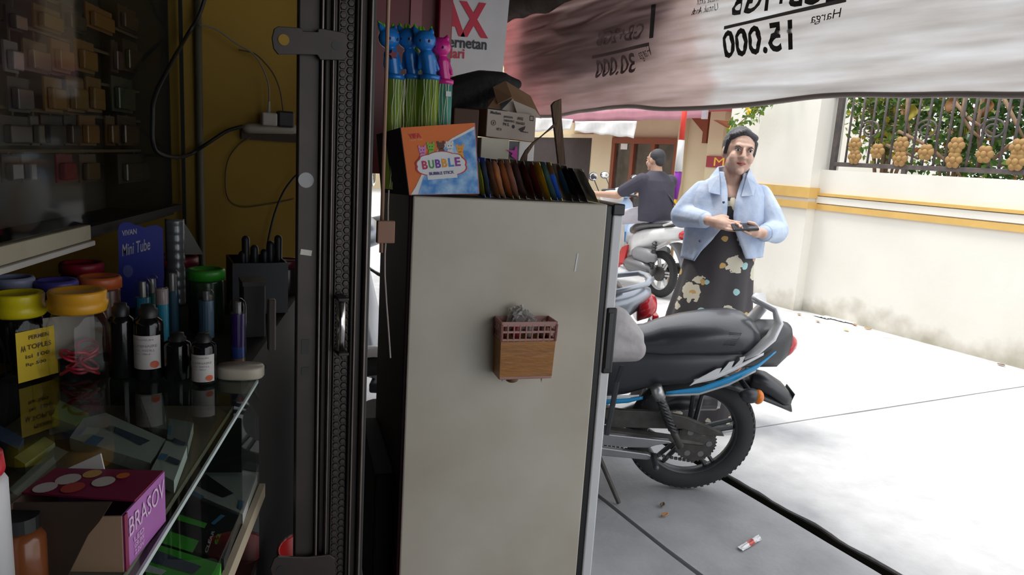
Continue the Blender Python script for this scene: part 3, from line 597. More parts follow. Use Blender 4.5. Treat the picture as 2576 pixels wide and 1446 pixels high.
# snack packets standing in a row
def packet(px0, px1, top, cols, Y, lab, th=0.0065, h=None, ln=0.10):
    a, b = fat(px1, 512 - 4, Y=Y), fat(px0, top, Y=Y); a = V((a.x, Y, FT + 0.0015)); b = V((b.x, Y, b.z)); up = b - a; h = up.length; uz = up.normalized(); ux = Y_.cross(uz).normalized()
    t_ = thing('snack_packet', lab, 'snack packet', a, R=Matrix((ux, Y_, uz)).transposed(), group='snack packets on the cooler')
    def fn(sgn):
        def q(u, v):
            e = (1 - abs(2 * u - 1) ** 3) * (1 - abs(2 * v - 1) ** 4); wv = 0.002 * noise.noise(V((u * 4, v * 5, px0)))
            return V((sgn * th * e + wv, u * ln, 0.002 + v * h + 0.0015 * sin(u * 40) * (1 if v in (0, 1) else 0)))
        return q
    m = [mat('pk_%d_%d' % (px0, i), tuple(min(0.9, x * 1.5) for x in c), 0.22, col2=tuple(min(1, x * 0.8) for x in c), nscale=25) for i, c in enumerate(cols)]
    g = G(); n = 10
    for sg in (1, -1):
        o = len(g.f); g.grid(fn(sg), n, n)
        for j in range(n):
            for i in range(n): g.m[o + j * n + i] = (0 if len(m) == 1 else (1 if (i < 4 if len(m) > 1 else False) else 0) if len(m) == 2 else (2 if j > 6 else 1 if i < 4 else 0))
    bd = g.build('pouch', m, t_, smooth=True)
    for z in (0.002, h - 0.004): G().box((0, ln / 2, z + 0.003), (0.0012, ln, 0.008)).build('crimped_seal', m[0], bd)
Bl, Ye, Or, Mr, Bk, Ol, Wt, Lb = (0.02, 0.06, 0.35), (0.62, 0.50, 0.02), (0.75, 0.22, 0.02), (0.06, 0.012, 0.014), (0.012, 0.012, 0.012), (0.30, 0.27, 0.03), (0.55, 0.53, 0.5), (0.15, 0.35, 0.70)
pks = [(1207, 1225, 402, (Bl, Ye), 'navy packet with a yellow stripe beside the bubble box'), (1222, 1238, 400, (Bl,), 'plain navy packet, second from the bubble box'), (1236, 1262, 402, (Bk, Or), 'black packet with a bright orange edge'),
       (1252, 1276, 404, (Mr, Wt), 'maroon packet with a pale edge behind the orange-edged one'), (1268, 1296, 405, (Mr, (0.35, 0.09, 0.01)), 'maroon packet with a rust brown edge'), (1284, 1312, 404, (Ol, Wt), 'olive packet with a silvery face'),
       (1302, 1330, 405, (Mr,), 'dark maroon packet right of the olive one'), (1320, 1352, 408, (Mr, (0.10, 0.02, 0.02)), 'maroon packet before the stick, the redder of two'), (1342, 1372, 409, (Mr, (0.14, 0.025, 0.03)), 'maroon packet touching the yellow one'),
       (1360, 1392, 411, (Ye,), 'all yellow packet in the middle of the row'), (1374, 1408, 410, (Bl, (0.03, 0.12, 0.5)), 'blue packet between the yellow and sky blue packets'), (1388, 1420, 411, (Ye, Lb, (0.7, 0.2, 0.02)), 'sky blue and yellow packet with orange lettering band'),
       (1410, 1446, 415, (Bk,), 'black packet right of the sky blue one'), (1428, 1464, 420, (Bk, (0.02, 0.018, 0.02)), 'black packet in the middle of the three black ones'), (1444, 1484, 426, (Bk,), 'black packet beside the olive end packet'), (1468, 1512, 428, (Ol, (0.25, 0.24, 0.2)), 'olive packet with grey face at the right end of the row')]
for i, (p0, p1, tp_, cs, lb) in enumerate(pks): packet(p0 - 2, p1 - 4, tp_, cs, 1.565, lb)
# cardboard cartons behind
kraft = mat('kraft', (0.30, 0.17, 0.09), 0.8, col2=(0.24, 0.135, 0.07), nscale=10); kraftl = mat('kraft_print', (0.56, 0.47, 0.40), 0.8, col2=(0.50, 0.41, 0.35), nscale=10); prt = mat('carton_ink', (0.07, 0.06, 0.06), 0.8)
CY_ = 1.80
q00, q10, q11, q01 = [fat(*p, Y=CY_) for p in ((1223, 342), (1343, 357), (1347, 290), (1227, 274))]
cb = thing('open_carton', 'open cardboard carton with black shipping print and raised flaps', 'carton', ((q00.x + q10.x) / 2, CY_ + 0.08, q00.z))
def cq(u, v, e=0): return q00.lerp(q10, u).lerp(q01.lerp(q11, u), v) - V((0, e, 0))
dp = V((-0.035, 0.14, 0.005))
def panel(nm, P, m, par=cb): g = G(); g.add(P, [tuple(range(len(P)))]); return g.build(nm, m, par, local=False, solid=0.003)
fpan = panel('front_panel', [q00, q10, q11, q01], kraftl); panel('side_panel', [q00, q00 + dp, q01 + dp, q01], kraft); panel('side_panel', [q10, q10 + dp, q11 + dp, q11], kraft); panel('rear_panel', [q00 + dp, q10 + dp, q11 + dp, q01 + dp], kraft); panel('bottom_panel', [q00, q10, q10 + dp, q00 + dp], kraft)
def fl(pts, Y): return [fat(x, y, Y=Y if not isinstance(Y, list) else Y[i]) for i, (x, y) in enumerate(pts)]
panel('flap', fl([(1262, 276), (1290, 248), (1310, 288)], CY_ + 0.03), kraftl); panel('flap', fl([(1290, 252), (1345, 275), (1362, 298), (1300, 284)], CY_ + 0.015), kraftl)
panel('flap', fl([(1240, 220), (1272, 204), (1288, 245), (1252, 262)], [1.90, 1.93, 1.85, 1.85]), kraft); panel('flap', fl([(1272, 205), (1334, 242), (1360, 296), (1286, 250)], [1.97, 1.97, 1.84, 1.86]), kraft)
panel('flap', fl([(1228, 270), (1226, 255), (1250, 240), (1260, 274)], [1.83, 1.88, 1.9, 1.84]), kraft)
def cl(s, u0, v0, u1, h, bold=0.03): o = cq(u0, v0, 0.003); letter(cb, s, o, cq(u1, v0, 0.003) - o, cq(u0, v0 + h, 0.003) - o, prt, local=False, bold=bold)
cl('Medium', 0.06, 0.84, 0.27, 0.11); cl('JANGAN', 0.33, 0.74, 0.52, 0.10); cl('DIBANTING', 0.34, 0.62, 0.56, 0.08); cl('P4 S.', 0.33, 0.46, 0.46, 0.12); cl('AWAS', 0.62, 0.74, 0.74, 0.12); cl('FRAGILE', 0.60, 0.58, 0.78, 0.09); cl('NET 24', 0.20, 0.26, 0.30, 0.10); cl('Made in', 0.74, 0.30, 0.86, 0.06)
def cshape(pts): g = G(); g.add([cq(u, v, 0.0025) for u, v in pts], [tuple(range(len(pts)))]); g.build('print_mark', prt, cb, local=False, recalc=False)
for cx, cy, ru, rv in ((0.13, 0.52, 0.05, 0.10), (0.545, 0.47, 0.03, 0.07)):
    if ru > 0.04:
        for k in range(16):
            a, b = 2 * pi * k / 16, 2 * pi * (k + 1) / 16; cshape([(cx + ru * cos(a), cy + rv * sin(a)), (cx + ru * cos(b), cy + rv * sin(b)), (cx + 0.8 * ru * cos(b), cy + 0.8 * rv * sin(b)), (cx + 0.8 * ru * cos(a), cy + 0.8 * rv * sin(a))])
        cshape([(cx - 0.005, cy - 0.06), (cx + 0.006, cy - 0.06), (cx + 0.012, cy + 0.05), (cx - 0.01, cy + 0.03)])
    else: cshape([(cx + ru * cos(k * pi / 7), cy + rv * sin(k * pi / 7)) for k in range(14)])
cshape([(0.66, 0.40), (0.72, 0.30), (0.78, 0.42), (0.80, 0.55), (0.70, 0.46)])
for a, b, c, d in ((0.88, 0.78, 0.89, 0.95), (0.95, 0.78, 0.96, 0.95), (0.88, 0.93, 0.96, 0.96), (0.88, 0.77, 0.96, 0.80)): cshape([(a, b), (c, b), (c, d), (a, d)])
cr = mat('cream_card', (0.72, 0.68, 0.55), 0.7); gy = mat('grey_card', (0.16, 0.16, 0.18), 0.6)
a, b = fat(1208, 405, Y=1.80), fat(1282, 350, Y=1.80)
cc = thing('cream_carton', 'plain cream carton with a grey end under the open carton', 'carton', ((a.x + b.x) / 2, 1.85, FT))
G().bb((a.x, 1.80, FT + 0.001), (b.x, 1.92, b.z)).build('body', cr, cc, local=False, bevel=0.002)
c = fat(1302, 400, Y=1.80); G().bb((b.x, 1.803, FT + 0.001), (c.x, 1.92, b.z - 0.004)).build('end_panel', gy, cc, local=False)
m = mat('magenta', (0.70, 0.05, 0.45), 0.5); g = G(); P = [fat(*p, Y=1.797) for p in ((1274, 377), (1294, 378), (1297, 368), (1301, 370), (1300, 403), (1294, 398), (1285, 392), (1290, 386))]; g.add(P, [tuple(range(8))]); g.build('magenta_mark', m, cc, local=False, solid=0.001)
a, b = fat(1303, 410, Y=1.86), fat(1345, 358, Y=1.86)
G().bb((a.x, 1.86, FT + 0.001), (b.x, 1.93, b.z)).build('white_carton', mat('white_card', (0.80, 0.78, 0.76), 0.7), bevel=0.002, label='white carton right of the cream carton, under the open carton', cat='carton')
a, b = fat(1140, 330, Y=1.78), fat(1206, 276, Y=1.78)
g = G().bb((a.x, 1.78, FT + 0.001), (b.x, 1.92, b.z)); g.build('brown_carton', mat('dark_kraft', (0.10, 0.055, 0.035), 0.8), bevel=0.003, label='dark brown carton behind the bubble box under the black bag', cat='carton')
# black bag heaped behind
g = G(); P = [fat(*p, Y=2.055) for p in ((1120, 250), (1160, 232), (1210, 215), (1260, 210), (1300, 212))]
g.chain(P, [0.05, 0.05, 0.045, 0.035, 0.016]); g.capsule(P[1] - V((0, 0, 0.05)), P[3] - V((0, 0, 0.04)), 0.05)
g.build('black_bag', mat('black_fabric', (0.012, 0.012, 0.014), 0.8, bump=0.4, bscale=60), remesh=0.005, smoothit=4, label='limp black fabric bag heaped behind the open carton', cat='bag')
# wooden sticks
wd = mat('old_wood', (0.16, 0.10, 0.06), 0.8, col2=(0.08, 0.045, 0.028), nscale=12, namt=0.9, stretch=(6, 6, 0.6), bump=0.3)
def stick(P, name, lab, dy):
    pts = [fat(x, y, Y=1.68) for x, y in P]; g = G(); g.prism([(p.x, p.z) for p in pts], (0, 1.68, 0), X_, Z_, (0, dy, 0)); return g.build(name, wd, bevel=0.0015, label=lab, cat='stick')
stick([(1388, 264), (1396, 255), (1413, 248), (1414, 300), (1424, 414), (1406, 418), (1396, 330)], 'wooden_stake', 'flat weathered wooden stake standing upright behind the packets', 0.012)
stick([(1394, 318), (1398, 310), (1345, 362), (1328, 388), (1326, 412), (1306, 412), (1312, 396), (1322, 378), (1340, 358)], 'wooden_stick', 'thin dark stick leaning against the upright stake', 0.007)

XF = Matrix.Identity(4)
# ------------------------------------------------------------------ glass counter
CZ = 0.92
ca = at(645, 955, Z=CZ); cu = ca - at(340, 1446, Z=CZ); cu.z = 0; cu.normalize(); cn_ = V((-cu.y, cu.x, 0))
RC = Matrix((cu, cn_, Z_)).transposed()
def cp(s, t, z): return ca + cu * s + cn_ * t + V((0, 0, z - CZ))
gl = glass('counter_glass', (0.90, 0.95, 0.93), 0.22, 0.02); glc = glass('jar_clear', (0.93, 0.93, 0.92), 0.15, 0.06)
edge = mat('glass_edge_glint', (0.62, 0.72, 0.70), 0.25); ply = mat('counter_wood', (0.20, 0.15, 0.11), 0.6, nscale=8); dkb = mat('counter_base', (0.012, 0.010, 0.009), 0.7)
ct = thing('glass_counter', 'glass-topped display counter with a wooden shelf of boxed accessories', 'counter', cp(-0.5, 0.2, 0), R=RC)
def cbox(nm, s0, s1, t0, t1, z0, z1, m, bev=0.0, par=None):
    c = cp((s0 + s1) / 2, (t0 + t1) / 2, (z0 + z1) / 2); return G().box(c, (abs(s1 - s0), abs(t1 - t0), z1 - z0), RC).build(nm, m, par or ct, local=False, bevel=bev)
cbox('top_pane', -1.25, 0.10, 0.0, 0.42, CZ - 0.007, CZ - 0.0005, gl); cbox('front_pane', -1.25, 0.10, 0.014, 0.019, 0.50, CZ - 0.008, gl)
cbox('top_edge', -1.25, 0.0, -0.0035, -0.0005, CZ - 0.006, CZ, edge)  # pale glass edge with its highlight painted in; stops where shade begins
cbox('side_pane', 0.09, 0.096, 0.02, 0.42, 0.50, CZ - 0.008, gl)
cbox('upper_shelf', -1.25, 0.085, 0.06, 0.41, 0.829, 0.838, ply); cbox('lower_shelf', -1.25, 0.085, 0.022, 0.41, 0.652, 0.667, ply); cbox('shelf_rail', -1.25, 0.10, 0.002, 0.013, 0.640, 0.668, mat('shelf_edge', (0.46, 0.38, 0.27), 0.6))
cbox('base', -1.25, 0.10, 0.02, 0.42, 0.0, 0.50, dkb); cbox('back_board', -1.25, 0.10, 0.42, 0.432, 0.5, CZ, dkb)
# rear table continuing the counter
rt = thing('rear_table', 'dark table behind the glass counter, crowded with jars', 'table', cp(0.5, 0.2, 0), R=RC)
cbox('table_top', 0.104, 0.98, 0.03, 0.40, CZ - 0.03, CZ - 0.001, dkb, 0, rt); cbox('cupboard', 0.11, 0.97, 0.05, 0.38, 0, CZ - 0.031, dkb, 0, rt)
# boxed goods on the shelf
def slab(px, z, th, m, lab, prints=(), texts=(), name='accessory_box', zb=None):
    P = [at(x, y, Z=z) for x, y in px]; c = sum(P, V()) / len(P)
    t = thing(name, lab, 'box', V((c.x, c.y, z - th)), group='boxed accessories in the counter')
    g = G(); g.prism([(p.x, p.y) for p in P], (0, 0, z - th), X_, Y_, (0, 0, th)); g.build('carton', m, t, local=False)
    for i, (q, pm) in enumerate(prints):
        g = G(); g.add([at(x, y, Z=z + 0.0008 + 0.0003 * i) for x, y in q], [tuple(range(len(q)))]); g.build('print', pm, t, local=False, recalc=False)
    for s, a, b, c_, pm in texts:
        o = at(*a, Z=z + 0.002); letter(t, s, o, at(*b, Z=z + 0.002) - o, at(*c_, Z=z + 0.002) - o, pm, local=False, bold=0.03)
    return t
def k4(*q): return [(x / 2.858, 940 + y / 2.858) for x, y in q]
wb = mat('box_white', (0.52, 0.52, 0.50), 0.5); bb_ = mat('box_black', (0.03, 0.03, 0.035), 0.4); gb = mat('box_green', (0.08, 0.50, 0.05), 0.45); bl = mat('box_blue', (0.08, 0.22, 0.40), 0.5); ph = mat('phone_print', (0.08, 0.10, 0.15), 0.3); yb_ = mat('box_khaki', (0.42, 0.40, 0.20), 0.6); gr = mat('box_grey', (0.30, 0.30, 0.28), 0.5); lt_ = mat('print_lightgrey', (0.65, 0.65, 0.65), 0.5); dg = mat('print_dark_green', (0.03, 0.16, 0.03), 0.5)
SZ = 0.859; SL = 0.688
slab(k4((600, 320), (760, 280), (1190, 470), (1080, 640), (500, 460)), SZ, 0.02, wb, 'white box with a dark phone picture under the glass top', [(k4((830, 380), (1080, 480), (1010, 515), (820, 420)), ph), (k4((670, 440), (750, 460), (690, 520), (600, 500)), bl), (k4((780, 370), (830, 380), (815, 415), (770, 395)), gr)])
slab(k4((1195, 480), (1345, 520), (1250, 770), (1085, 690)), SZ + 0.001, 0.02, wb, 'small white box with blue panels by the counter edge', [(k4((1160, 570), (1210, 580), (1180, 620), (1130, 610)), bl), (k4((1215, 590), (1300, 625), (1280, 660), (1195, 625)), ph), (k4((1250, 460), (1340, 495), (1320, 520), (1240, 490)), ph)])
slab(k4((1215, 320), (1390, 350), (1350, 500), (1200, 465)), SZ + 0.0015, 0.02, gr, 'grey boxed item under the glass nearest the black bottles', [(k4((1215, 370), (1235, 375), (1225, 440), (1205, 435)), bl)])
slab(k4((130, 880), (500, 560), (740, 570), (700, 640), (430, 900)), SZ, 0.02, mat('box_charcoal', (0.10, 0.095, 0.085), 0.5, nscale=30), 'large charcoal box under the glass left of the purple carton', [(k4((60, 830), (400, 520), (490, 560), (130, 880)), gr)])
slab(k4((100, 600), (320, 450), (395, 495), (180, 650)), SZ, 0.02, yb_, 'khaki box under the glass beside the yellow-lidded jar')
slab(k4((430, 190), (640, 285), (540, 370), (370, 310)), SZ, 0.02, mat('box_lime', (0.22, 0.36, 0.05), 0.5), 'lime green packet under the glass below the orange-lidded jar')
slab(k4((0, 370), (170, 460), (130, 540), (0, 480)), SZ, 0.02, mat('box_violetblue', (0.14, 0.18, 0.36), 0.5), 'violet blue box under the glass at the left picture edge')
slab(k4((1010, 165), (1170, 155), (1200, 400), (1090, 385)), SZ, 0.02, gr, 'grey box under the glass below the tall labelled bottle', [(k4((1100, 175), (1150, 165), (1150, 210), (1105, 205)), mat('print_orange', (0.5, 0.12, 0.03), 0.5))])
slab(k4((1500, 660), (1850, 720), (1745, 1010), (1370, 850)), SL, 0.02, wb, 'white box with a black phone picture behind the front glass', [(k4((1480, 720), (1680, 860), (1600, 890), (1400, 800)), bb_), (k4((1390, 840), (1470, 880), (1450, 900), (1380, 870)), bl), (k4((1720, 905), (1760, 915), (1745, 975), (1710, 965)), bl)])
slab(k4((1530, 560), (1860, 650), (1840, 700), (1510, 640)), SL + 0.0005, 0.02, mat('box_ash', (0.13, 0.13, 0.13), 0.5), 'ash grey box at the far end behind the front glass')
slab(k4((1350, 880), (1720, 1020), (1610, 1330), (1130, 1210), (1200, 1120)), SL, 0.02, bb_, 'black box with green stripes behind the front glass', [(k4((1290, 1010), (1490, 1075), (1470, 1110), (1270, 1050)), gb), (k4((1220, 1130), (1430, 1200), (1385, 1285), (1160, 1215)), gb), (k4((1590, 1010), (1620, 1020), (1540, 1085), (1515, 1075)), bl)], [('CLEAR', (1490 / 2.858, 940 + 1290 / 2.858), (1545 / 2.858, 940 + 1130 / 2.858), (1470 / 2.858, 940 + 1280 / 2.858), lt_), ('62', (1560 / 2.858, 940 + 1230 / 2.858), (1590 / 2.858, 940 + 1150 / 2.858), (1535 / 2.858, 940 + 1220 / 2.858), gb)])
slab(k4((1130, 1225), (1590, 1365), (1570, 1480), (1050, 1430)), SL + 0.001, 0.02, gb, 'green box with a grey phone picture nearest the bottom edge', [(k4((1120, 1265), (1450, 1385), (1390, 1440), (1080, 1350)), ph), (k4((1060, 1370), (1200, 1415), (1160, 1446), (1030, 1420)), lt_)])
# ------------------------------------------------------------------ things on the counter
def base(px, py): return at(px, py, Z=CZ)
FW = CM @ V((0, 0, 1))
def mpp(p): return (p - CAM).dot(FW) / F          # metres per pixel there
def sq(r, n, k=3.0):                             # rounded square outline
    out = []
    for i in range(n):
        a = 2 * pi * i / n; c, s_ = cos(a), sin(a); q = (abs(c) ** k + abs(s_) ** k) ** (-1 / k); out.append((r * q * c, r * q * s_))
    return out
def jar(px, py, wpx, hpx, lidh, lidc, lab, body=True, square=True, rz=0.3, name='plastic_jar', lipw=1.0):
    b = base(px, py); k = mpp(b); r = wpx * k / 2; h = hpx * k; lh = lidh * k
    t = thing(name, lab, 'jar', b, rz=rz, group='jars on the counter')
    g = G(); n = 32; kk = 4.0 if square else 2.0
    g.loft([[V((x, y, z)) for x, y in sq(r * f, n, q)] for z, f, q in ((0.001, 0.80, kk), (0.006, 0.88, kk), (h * 0.2, 0.90, kk), (h * 0.78, 0.90, kk), (h * 0.93, 0.80, 2.6), (h, 0.74, 2))]); g.build('body', glc, t, smooth=True)
    m = mat('lid_%d' % px, lidc, 0.35)
    g = G(); R = r * lipw
    g.lathe([(R * 0.86, h - 0.004), (R * 0.95, h), (R * 0.97, h + lh * 0.45), (R * 0.90, h + lh * 0.5), (R * 0.93, h + lh * 0.9), (R * 0.88, h + lh), (R * 0.70, h + lh), (R * 0.66, h + lh * 0.94), (0.0001, h + lh * 0.94)], n=36); g.build('lid', m, t, smooth=True, bevel=0)
    return t, r, h
lab_y = mat('label_yellow', (0.75, 0.52, 0.02), 0.5); inkd = mat('label_ink', (0.10, 0.06, 0.01), 0.6)
t, r, h = jar(58, 948, 122, 165, 52, (0.72, 0.60, 0.01), 'square clear jar of black cables with a yellow lid', rz=0.5)
g = G(); random.seed(5)
for i in range(26):
    a, q = random.uniform(0, 6.3), random.uniform(0, 0.6) * r; x, y = q * cos(a), q * sin(a)
    g.tube([(x, y, 0.008), (x + random.uniform(-.008, .008), y + random.uniform(-.008, .008), h * 0.4), (x + random.uniform(-.01, .01), y + random.uniform(-.01, .01), h * random.uniform(0.6, 0.85))], 0.0026, 5)
g.build('cables', mat('cable_grey', (0.035, 0.035, 0.037), 0.4), t, kind='stuff')
def jlabel(t, r, x0, x1, z0, z1, m, y, texts=(), rot=0.0):
    R = Matrix.Rotation(rot, 3, 'Z'); g = G(); g.add([R @ V((x0, y, z0)), R @ V((x1, y, z0)), R @ V((x1, y, z1)), R @ V((x0, y, z1))], [(0, 1, 2, 3)]); l = g.build('label', m, t, recalc=False)
    for s, u, v, ww, hh, pm in texts:
        o = R @ V((x0 + (x1 - x0) * u, y - 0.0008, z0 + (z1 - z0) * v)); letter(l, s, o, R @ V(((x1 - x0) * ww, 0, 0)), V((0, 0, (z1 - z0) * hh)), pm, bold=0.02)
jlabel(t, r, -r * 0.85, r * 0.85, h * 0.04, h * 0.80, lab_y, -r * 0.915, [('PERMEN', 0.3, 0.82, 0.5, 0.08, inkd), ('TOPLES', 0.25, 0.62, 0.6, 0.1, inkd), ('AA', 0.1, 0.6, 0.12, 0.12, inkd), ('isi 100', 0.2, 0.45, 0.6, 0.08, inkd), ('Rp 500', 0.2, 0.28, 0.5, 0.08, inkd)], rot=0.25)
t, r, h = jar(205, 950, 138, 178, 48, (0.72, 0.34, 0.02), 'square clear jar of red rings with an orange lid', rz=0.45)
for i in range(11):
    a = i * 1.3; rr = 0.014 + 0.002 * (i % 3); c = V((0.016 * cos(a), 0.016 * sin(a), 0.010 + 0.0045 * i)); Rr = Matrix.Rotation(0.5 * sin(i * 2.1), 3, 'X') @ Matrix.Rotation(0.5 * cos(i * 1.7), 3, 'Y')
    g = G(); g.tube([c + Rr @ V((rr * cos(2 * pi * k / 18), rr * sin(2 * pi * k / 18), 0)) for k in range(18)], 0.0026, 6, closed=True); g.build('red_ring', mat('ring_red', (0.45, 0.02, 0.05), 0.35), t, smooth=True)
G().bb((-r * 0.86, r * 0.8, 0.03), (r * 0.86, r * 0.81, h * 0.85)).build('paper_insert', mat('paper_grey', (0.34, 0.31, 0.27), 0.7), t)
# black dropper bottles
blkb = mat('bottle_black', (0.006, 0.006, 0.007), 0.12); lw = mat('label_white', (0.58, 0.54, 0.52), 0.5); lo_ = mat('label_orange', (0.60, 0.10, 0.03), 0.5); lgry = mat('label_grey_ink', (0.28, 0.26, 0.30), 0.6)
def bottle(px, py, wpx, hpx, cap, label, lab):
    b = base(px, py); k = mpp(b); r = wpx * k / 2; h = hpx * k; ch = cap * k; t = thing('dropper_bottle', lab, 'bottle', b, rz=radians(-15), group='black bottles on the counter')
    G().lathe([(r * 0.9, 0.0005), (r, 0.004), (r, h * 0.74), (r * 0.93, h * 0.80), (r * 0.60, h * 0.845), (r * 0.55, h * 0.87), (0.0001, h * 0.87)], n=28).build('body', blkb, t, smooth=True)
    G().lathe([(r * 0.64, h - ch), (r * 0.66, h - ch * 0.9), (r * 0.66, h - ch * 0.3), (r * 0.5, h - ch * 0.2), (r * 0.48, h), (0.0001, h)], n=24).build('cap', mat('cap_black', (0.015, 0.015, 0.016), 0.45), t, smooth=True)
    if label:
        u0, u1 = label; a0, a1 = radians(-90 - 62), radians(-90 + 62)
        def fn(u, v, e=0.0006): a = a0 + (a1 - a0) * u; return V(((r + e) * cos(a), (r + e) * sin(a), h * (u0 + (u1 - u0) * v)))
        g = G(); g.grid(fn, 14, 1); l = g.build('label', lw, t, recalc=False, smooth=True)
        def wr(p): return fn(p.x, p.z, 0.0012)
        for s, u, v, w_, hh, pm in (('PREMIUM', 0.2, 0.86, 0.55, 0.05, lgry), ('LUMINAIRE', 0.08, 0.66, 0.8, 0.08, lgry), ('INK REFILL', 0.15, 0.54, 0.65, 0.06, lgry), ('black 100ml', 0.15, 0.44, 0.5, 0.05, lgry)):
            letter(l, s, V((u, 0, v)), V((w_, 0, 0)), V((0, 0, hh)), pm, fn=wr)
        g = G(); g.add([fn(0.78 + 0.14 * cos(q * pi / 7), 0.14 + 0.11 * sin(q * pi / 7), 0.0012) for q in range(14)], [tuple(range(14))]); g.build('emblem', lo_, l, recalc=False)
bottle(309, 948, 60, 190, 36, None, 'tall plain black bottle beside the orange-lidded jar'); bottle(377, 950, 68, 188, 36, (0.17, 0.62), 'tall black bottle with a white label and orange emblem')
bottle(448, 951, 64, 118, 40, None, 'short plain black bottle between two labelled bottles'); bottle(514, 962, 58, 128, 36, (0.08, 0.62), 'short black bottle with a white label at the counter edge')
# clear tubes with coloured cores
def ctube(px, py, wpx, hpx, core, split, lab, white=False):
    b = base(px, py); k = mpp(b); r = wpx * k / 2; h = hpx * k; t = thing('clear_tube', lab, 'tube', b, group='clear tubes on the counter')
    G().lathe([(r, 0.001), (r, h - r), (r * 0.86, h - r * 0.5), (r * 0.5, h - r * 0.13), (0.0001, h)], n=20).build('shell', glc, t, smooth=True)
    z = 0.002
    for i, (f, c) in enumerate(core):
        z1 = h * f; G().lathe([(0.0001, z), (r * 0.86, z), (r * 0.86, z1), (0.0001, z1)], n=18).build('core', mat('core_%d%d' % (px, i), c, 0.3), t, smooth=False); z = z1 + 0.0002
    G().lathe([(r * 0.4, z), (r * 0.4, h * 0.93 if z < h * 0.9 else z + 0.001), (0.0001, h * 0.93 if z < h * 0.9 else z + 0.001)], n=12).build('nozzle', mat('nozzle', (0.35, 0.35, 0.36), 0.3, metal=0.6), t)
ctube(411, 872, 34, 158, ((0.12, (0.30, 0.12, 0.03)), (0.70, (0.02, 0.26, 0.42)), (0.95, (0.38, 0.30, 0.30))), 0, 'sky blue tube with a pale cap behind the tall labelled bottle')
ctube(363, 862, 40, 168, ((0.70, (0.015, 0.17, 0.30)),), 0, 'blue-cored clear tube left of the pale-capped one'); ctube(386, 856, 30, 170, ((0.72, (0.03, 0.16, 0.13)),), 0, 'teal-cored clear tube behind the sky blue one')
ctube(436, 850, 34, 178, ((0.68, (0.012, 0.06, 0.11)),), 0, 'dark blue clear tube behind the short bottles'); ctube(520, 850, 42, 130, ((0.75, (0.10, 0.18, 0.28)),), 0, 'steel blue clear tube above the short labelled bottle')
t6 = base(600, 910); ctube(599, 912, 40, 168, ((0.08, (0.35, 0.16, 0.04)), (0.26, (0.02, 0.06, 0.28)), (0.76, (0.035, 0.012, 0.13))), 0, 'slim violet tube standing by the cream dish at the counter end')
b = base(605, 948); k = mpp(b); g = G()
g.loft([[b + V((0, 0, z)) + RC @ V((y * 0.62 * f, x * f, 0)) for x, y in sq(57 * k, 36, 2.6)] for z, f in ((0.001, 0.94), (0.004, 1.0), (0.019, 1.0), (0.023, 0.95))]); g.build('cream_dish', mat('cream_plastic', (0.50, 0.45, 0.36), 0.4), smooth=True, label='cream oval plastic dish at the counter corner under the violet tube', cat='dish')
# blue display card
b0, b1 = base(300, 800), base(405, 790); Yc = b0.y + 0.02
dc = thing('display_card', 'royal blue standing display card with white script lettering', 'display card', V(((b0.x + b1.x) / 2, Yc, CZ)), group=None)
bluec = mat('card_blue', (0.015, 0.025, 0.30), 0.45); cw_ = mat('card_white', (0.48, 0.48, 0.60), 0.5)
pp = [at(*p, Y=Yc) for p in ((300, 795), (297, 575), (301, 565), (312, 559), (328, 560), (340, 566), (352, 567), (362, 573), (376, 568), (395, 566), (410, 574), (413, 690), (408, 795))]
zs = min(p.z for p in pp); g = G(); g.prism([(p.x, max(p.z, CZ + 0.001)) for p in pp], (0, Yc, 0), X_, Z_, (0, 0.004, 0)); g.build('card', bluec, dc, local=False)
def dtx(s, a, b, hpx, m, shear=0.0, bold=0.0): o = at(*a, Y=Yc - 0.001); kk = mpp(o); letter(dc, s, o, at(*b, Y=Yc - 0.001) - o, V((0, 0, hpx * kk)), m, local=False, shear=shear, bold=bold)
dtx('ViVAN', (307, 594), (344, 588), 14, cw_, bold=0.03); dtx('Mini Tube', (308, 645), (378, 628), 30, cw_, shear=0.1, bold=0.01)
o = at(322, 682, Y=Yc - 0.001); G().prism(circ(0.0105, 20, ry=0.015), o, X_, Z_, (0, 0.0008, 0)).build('emblem', mat('card_pale', (0.09, 0.11, 0.36), 0.5), dc, local=False)
G().box(V(((b0.x + b1.x) / 2, Yc + 0.03, CZ + 0.01)), (0.05, 0.06, 0.018)).build('stand', bluec, dc, local=False)
# lidded jars behind
def djar(px, pytop, wpx, c, Y, lab):
    p = at(px, pytop, Y=Y); k = mpp(p); r = wpx * k / 2; h = p.z - CZ; t = thing('lidded_jar', lab, 'jar', V((p.x, Y, CZ)), group='lidded jars on the rear table')
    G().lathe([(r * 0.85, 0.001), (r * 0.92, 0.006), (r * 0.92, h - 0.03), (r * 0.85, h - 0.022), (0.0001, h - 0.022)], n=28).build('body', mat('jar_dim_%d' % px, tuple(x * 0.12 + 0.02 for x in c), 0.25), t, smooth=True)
    G().lathe([(r, h - 0.024), (r, h - 0.006), (r * 0.94, h - 0.001), (r * 0.75, h - 0.001), (r * 0.72, h - 0.004), (0.0001, h - 0.004)], n=32).build('lid', mat('djar_%d' % px, c, 0.4), t, smooth=True)
djar(250, 692, 100, (0.45, 0.09, 0.02), 1.60, 'jar with an orange-red lid behind the blue card'); djar(140, 702, 100, (0.06, 0.05, 0.28), 1.56, 'jar with a deep violet lid behind the orange-lidded jar'); djar(32, 694, 95, (0.22, 0.24, 0.36), 1.56, 'jar with a pale lilac lid at the left picture edge')
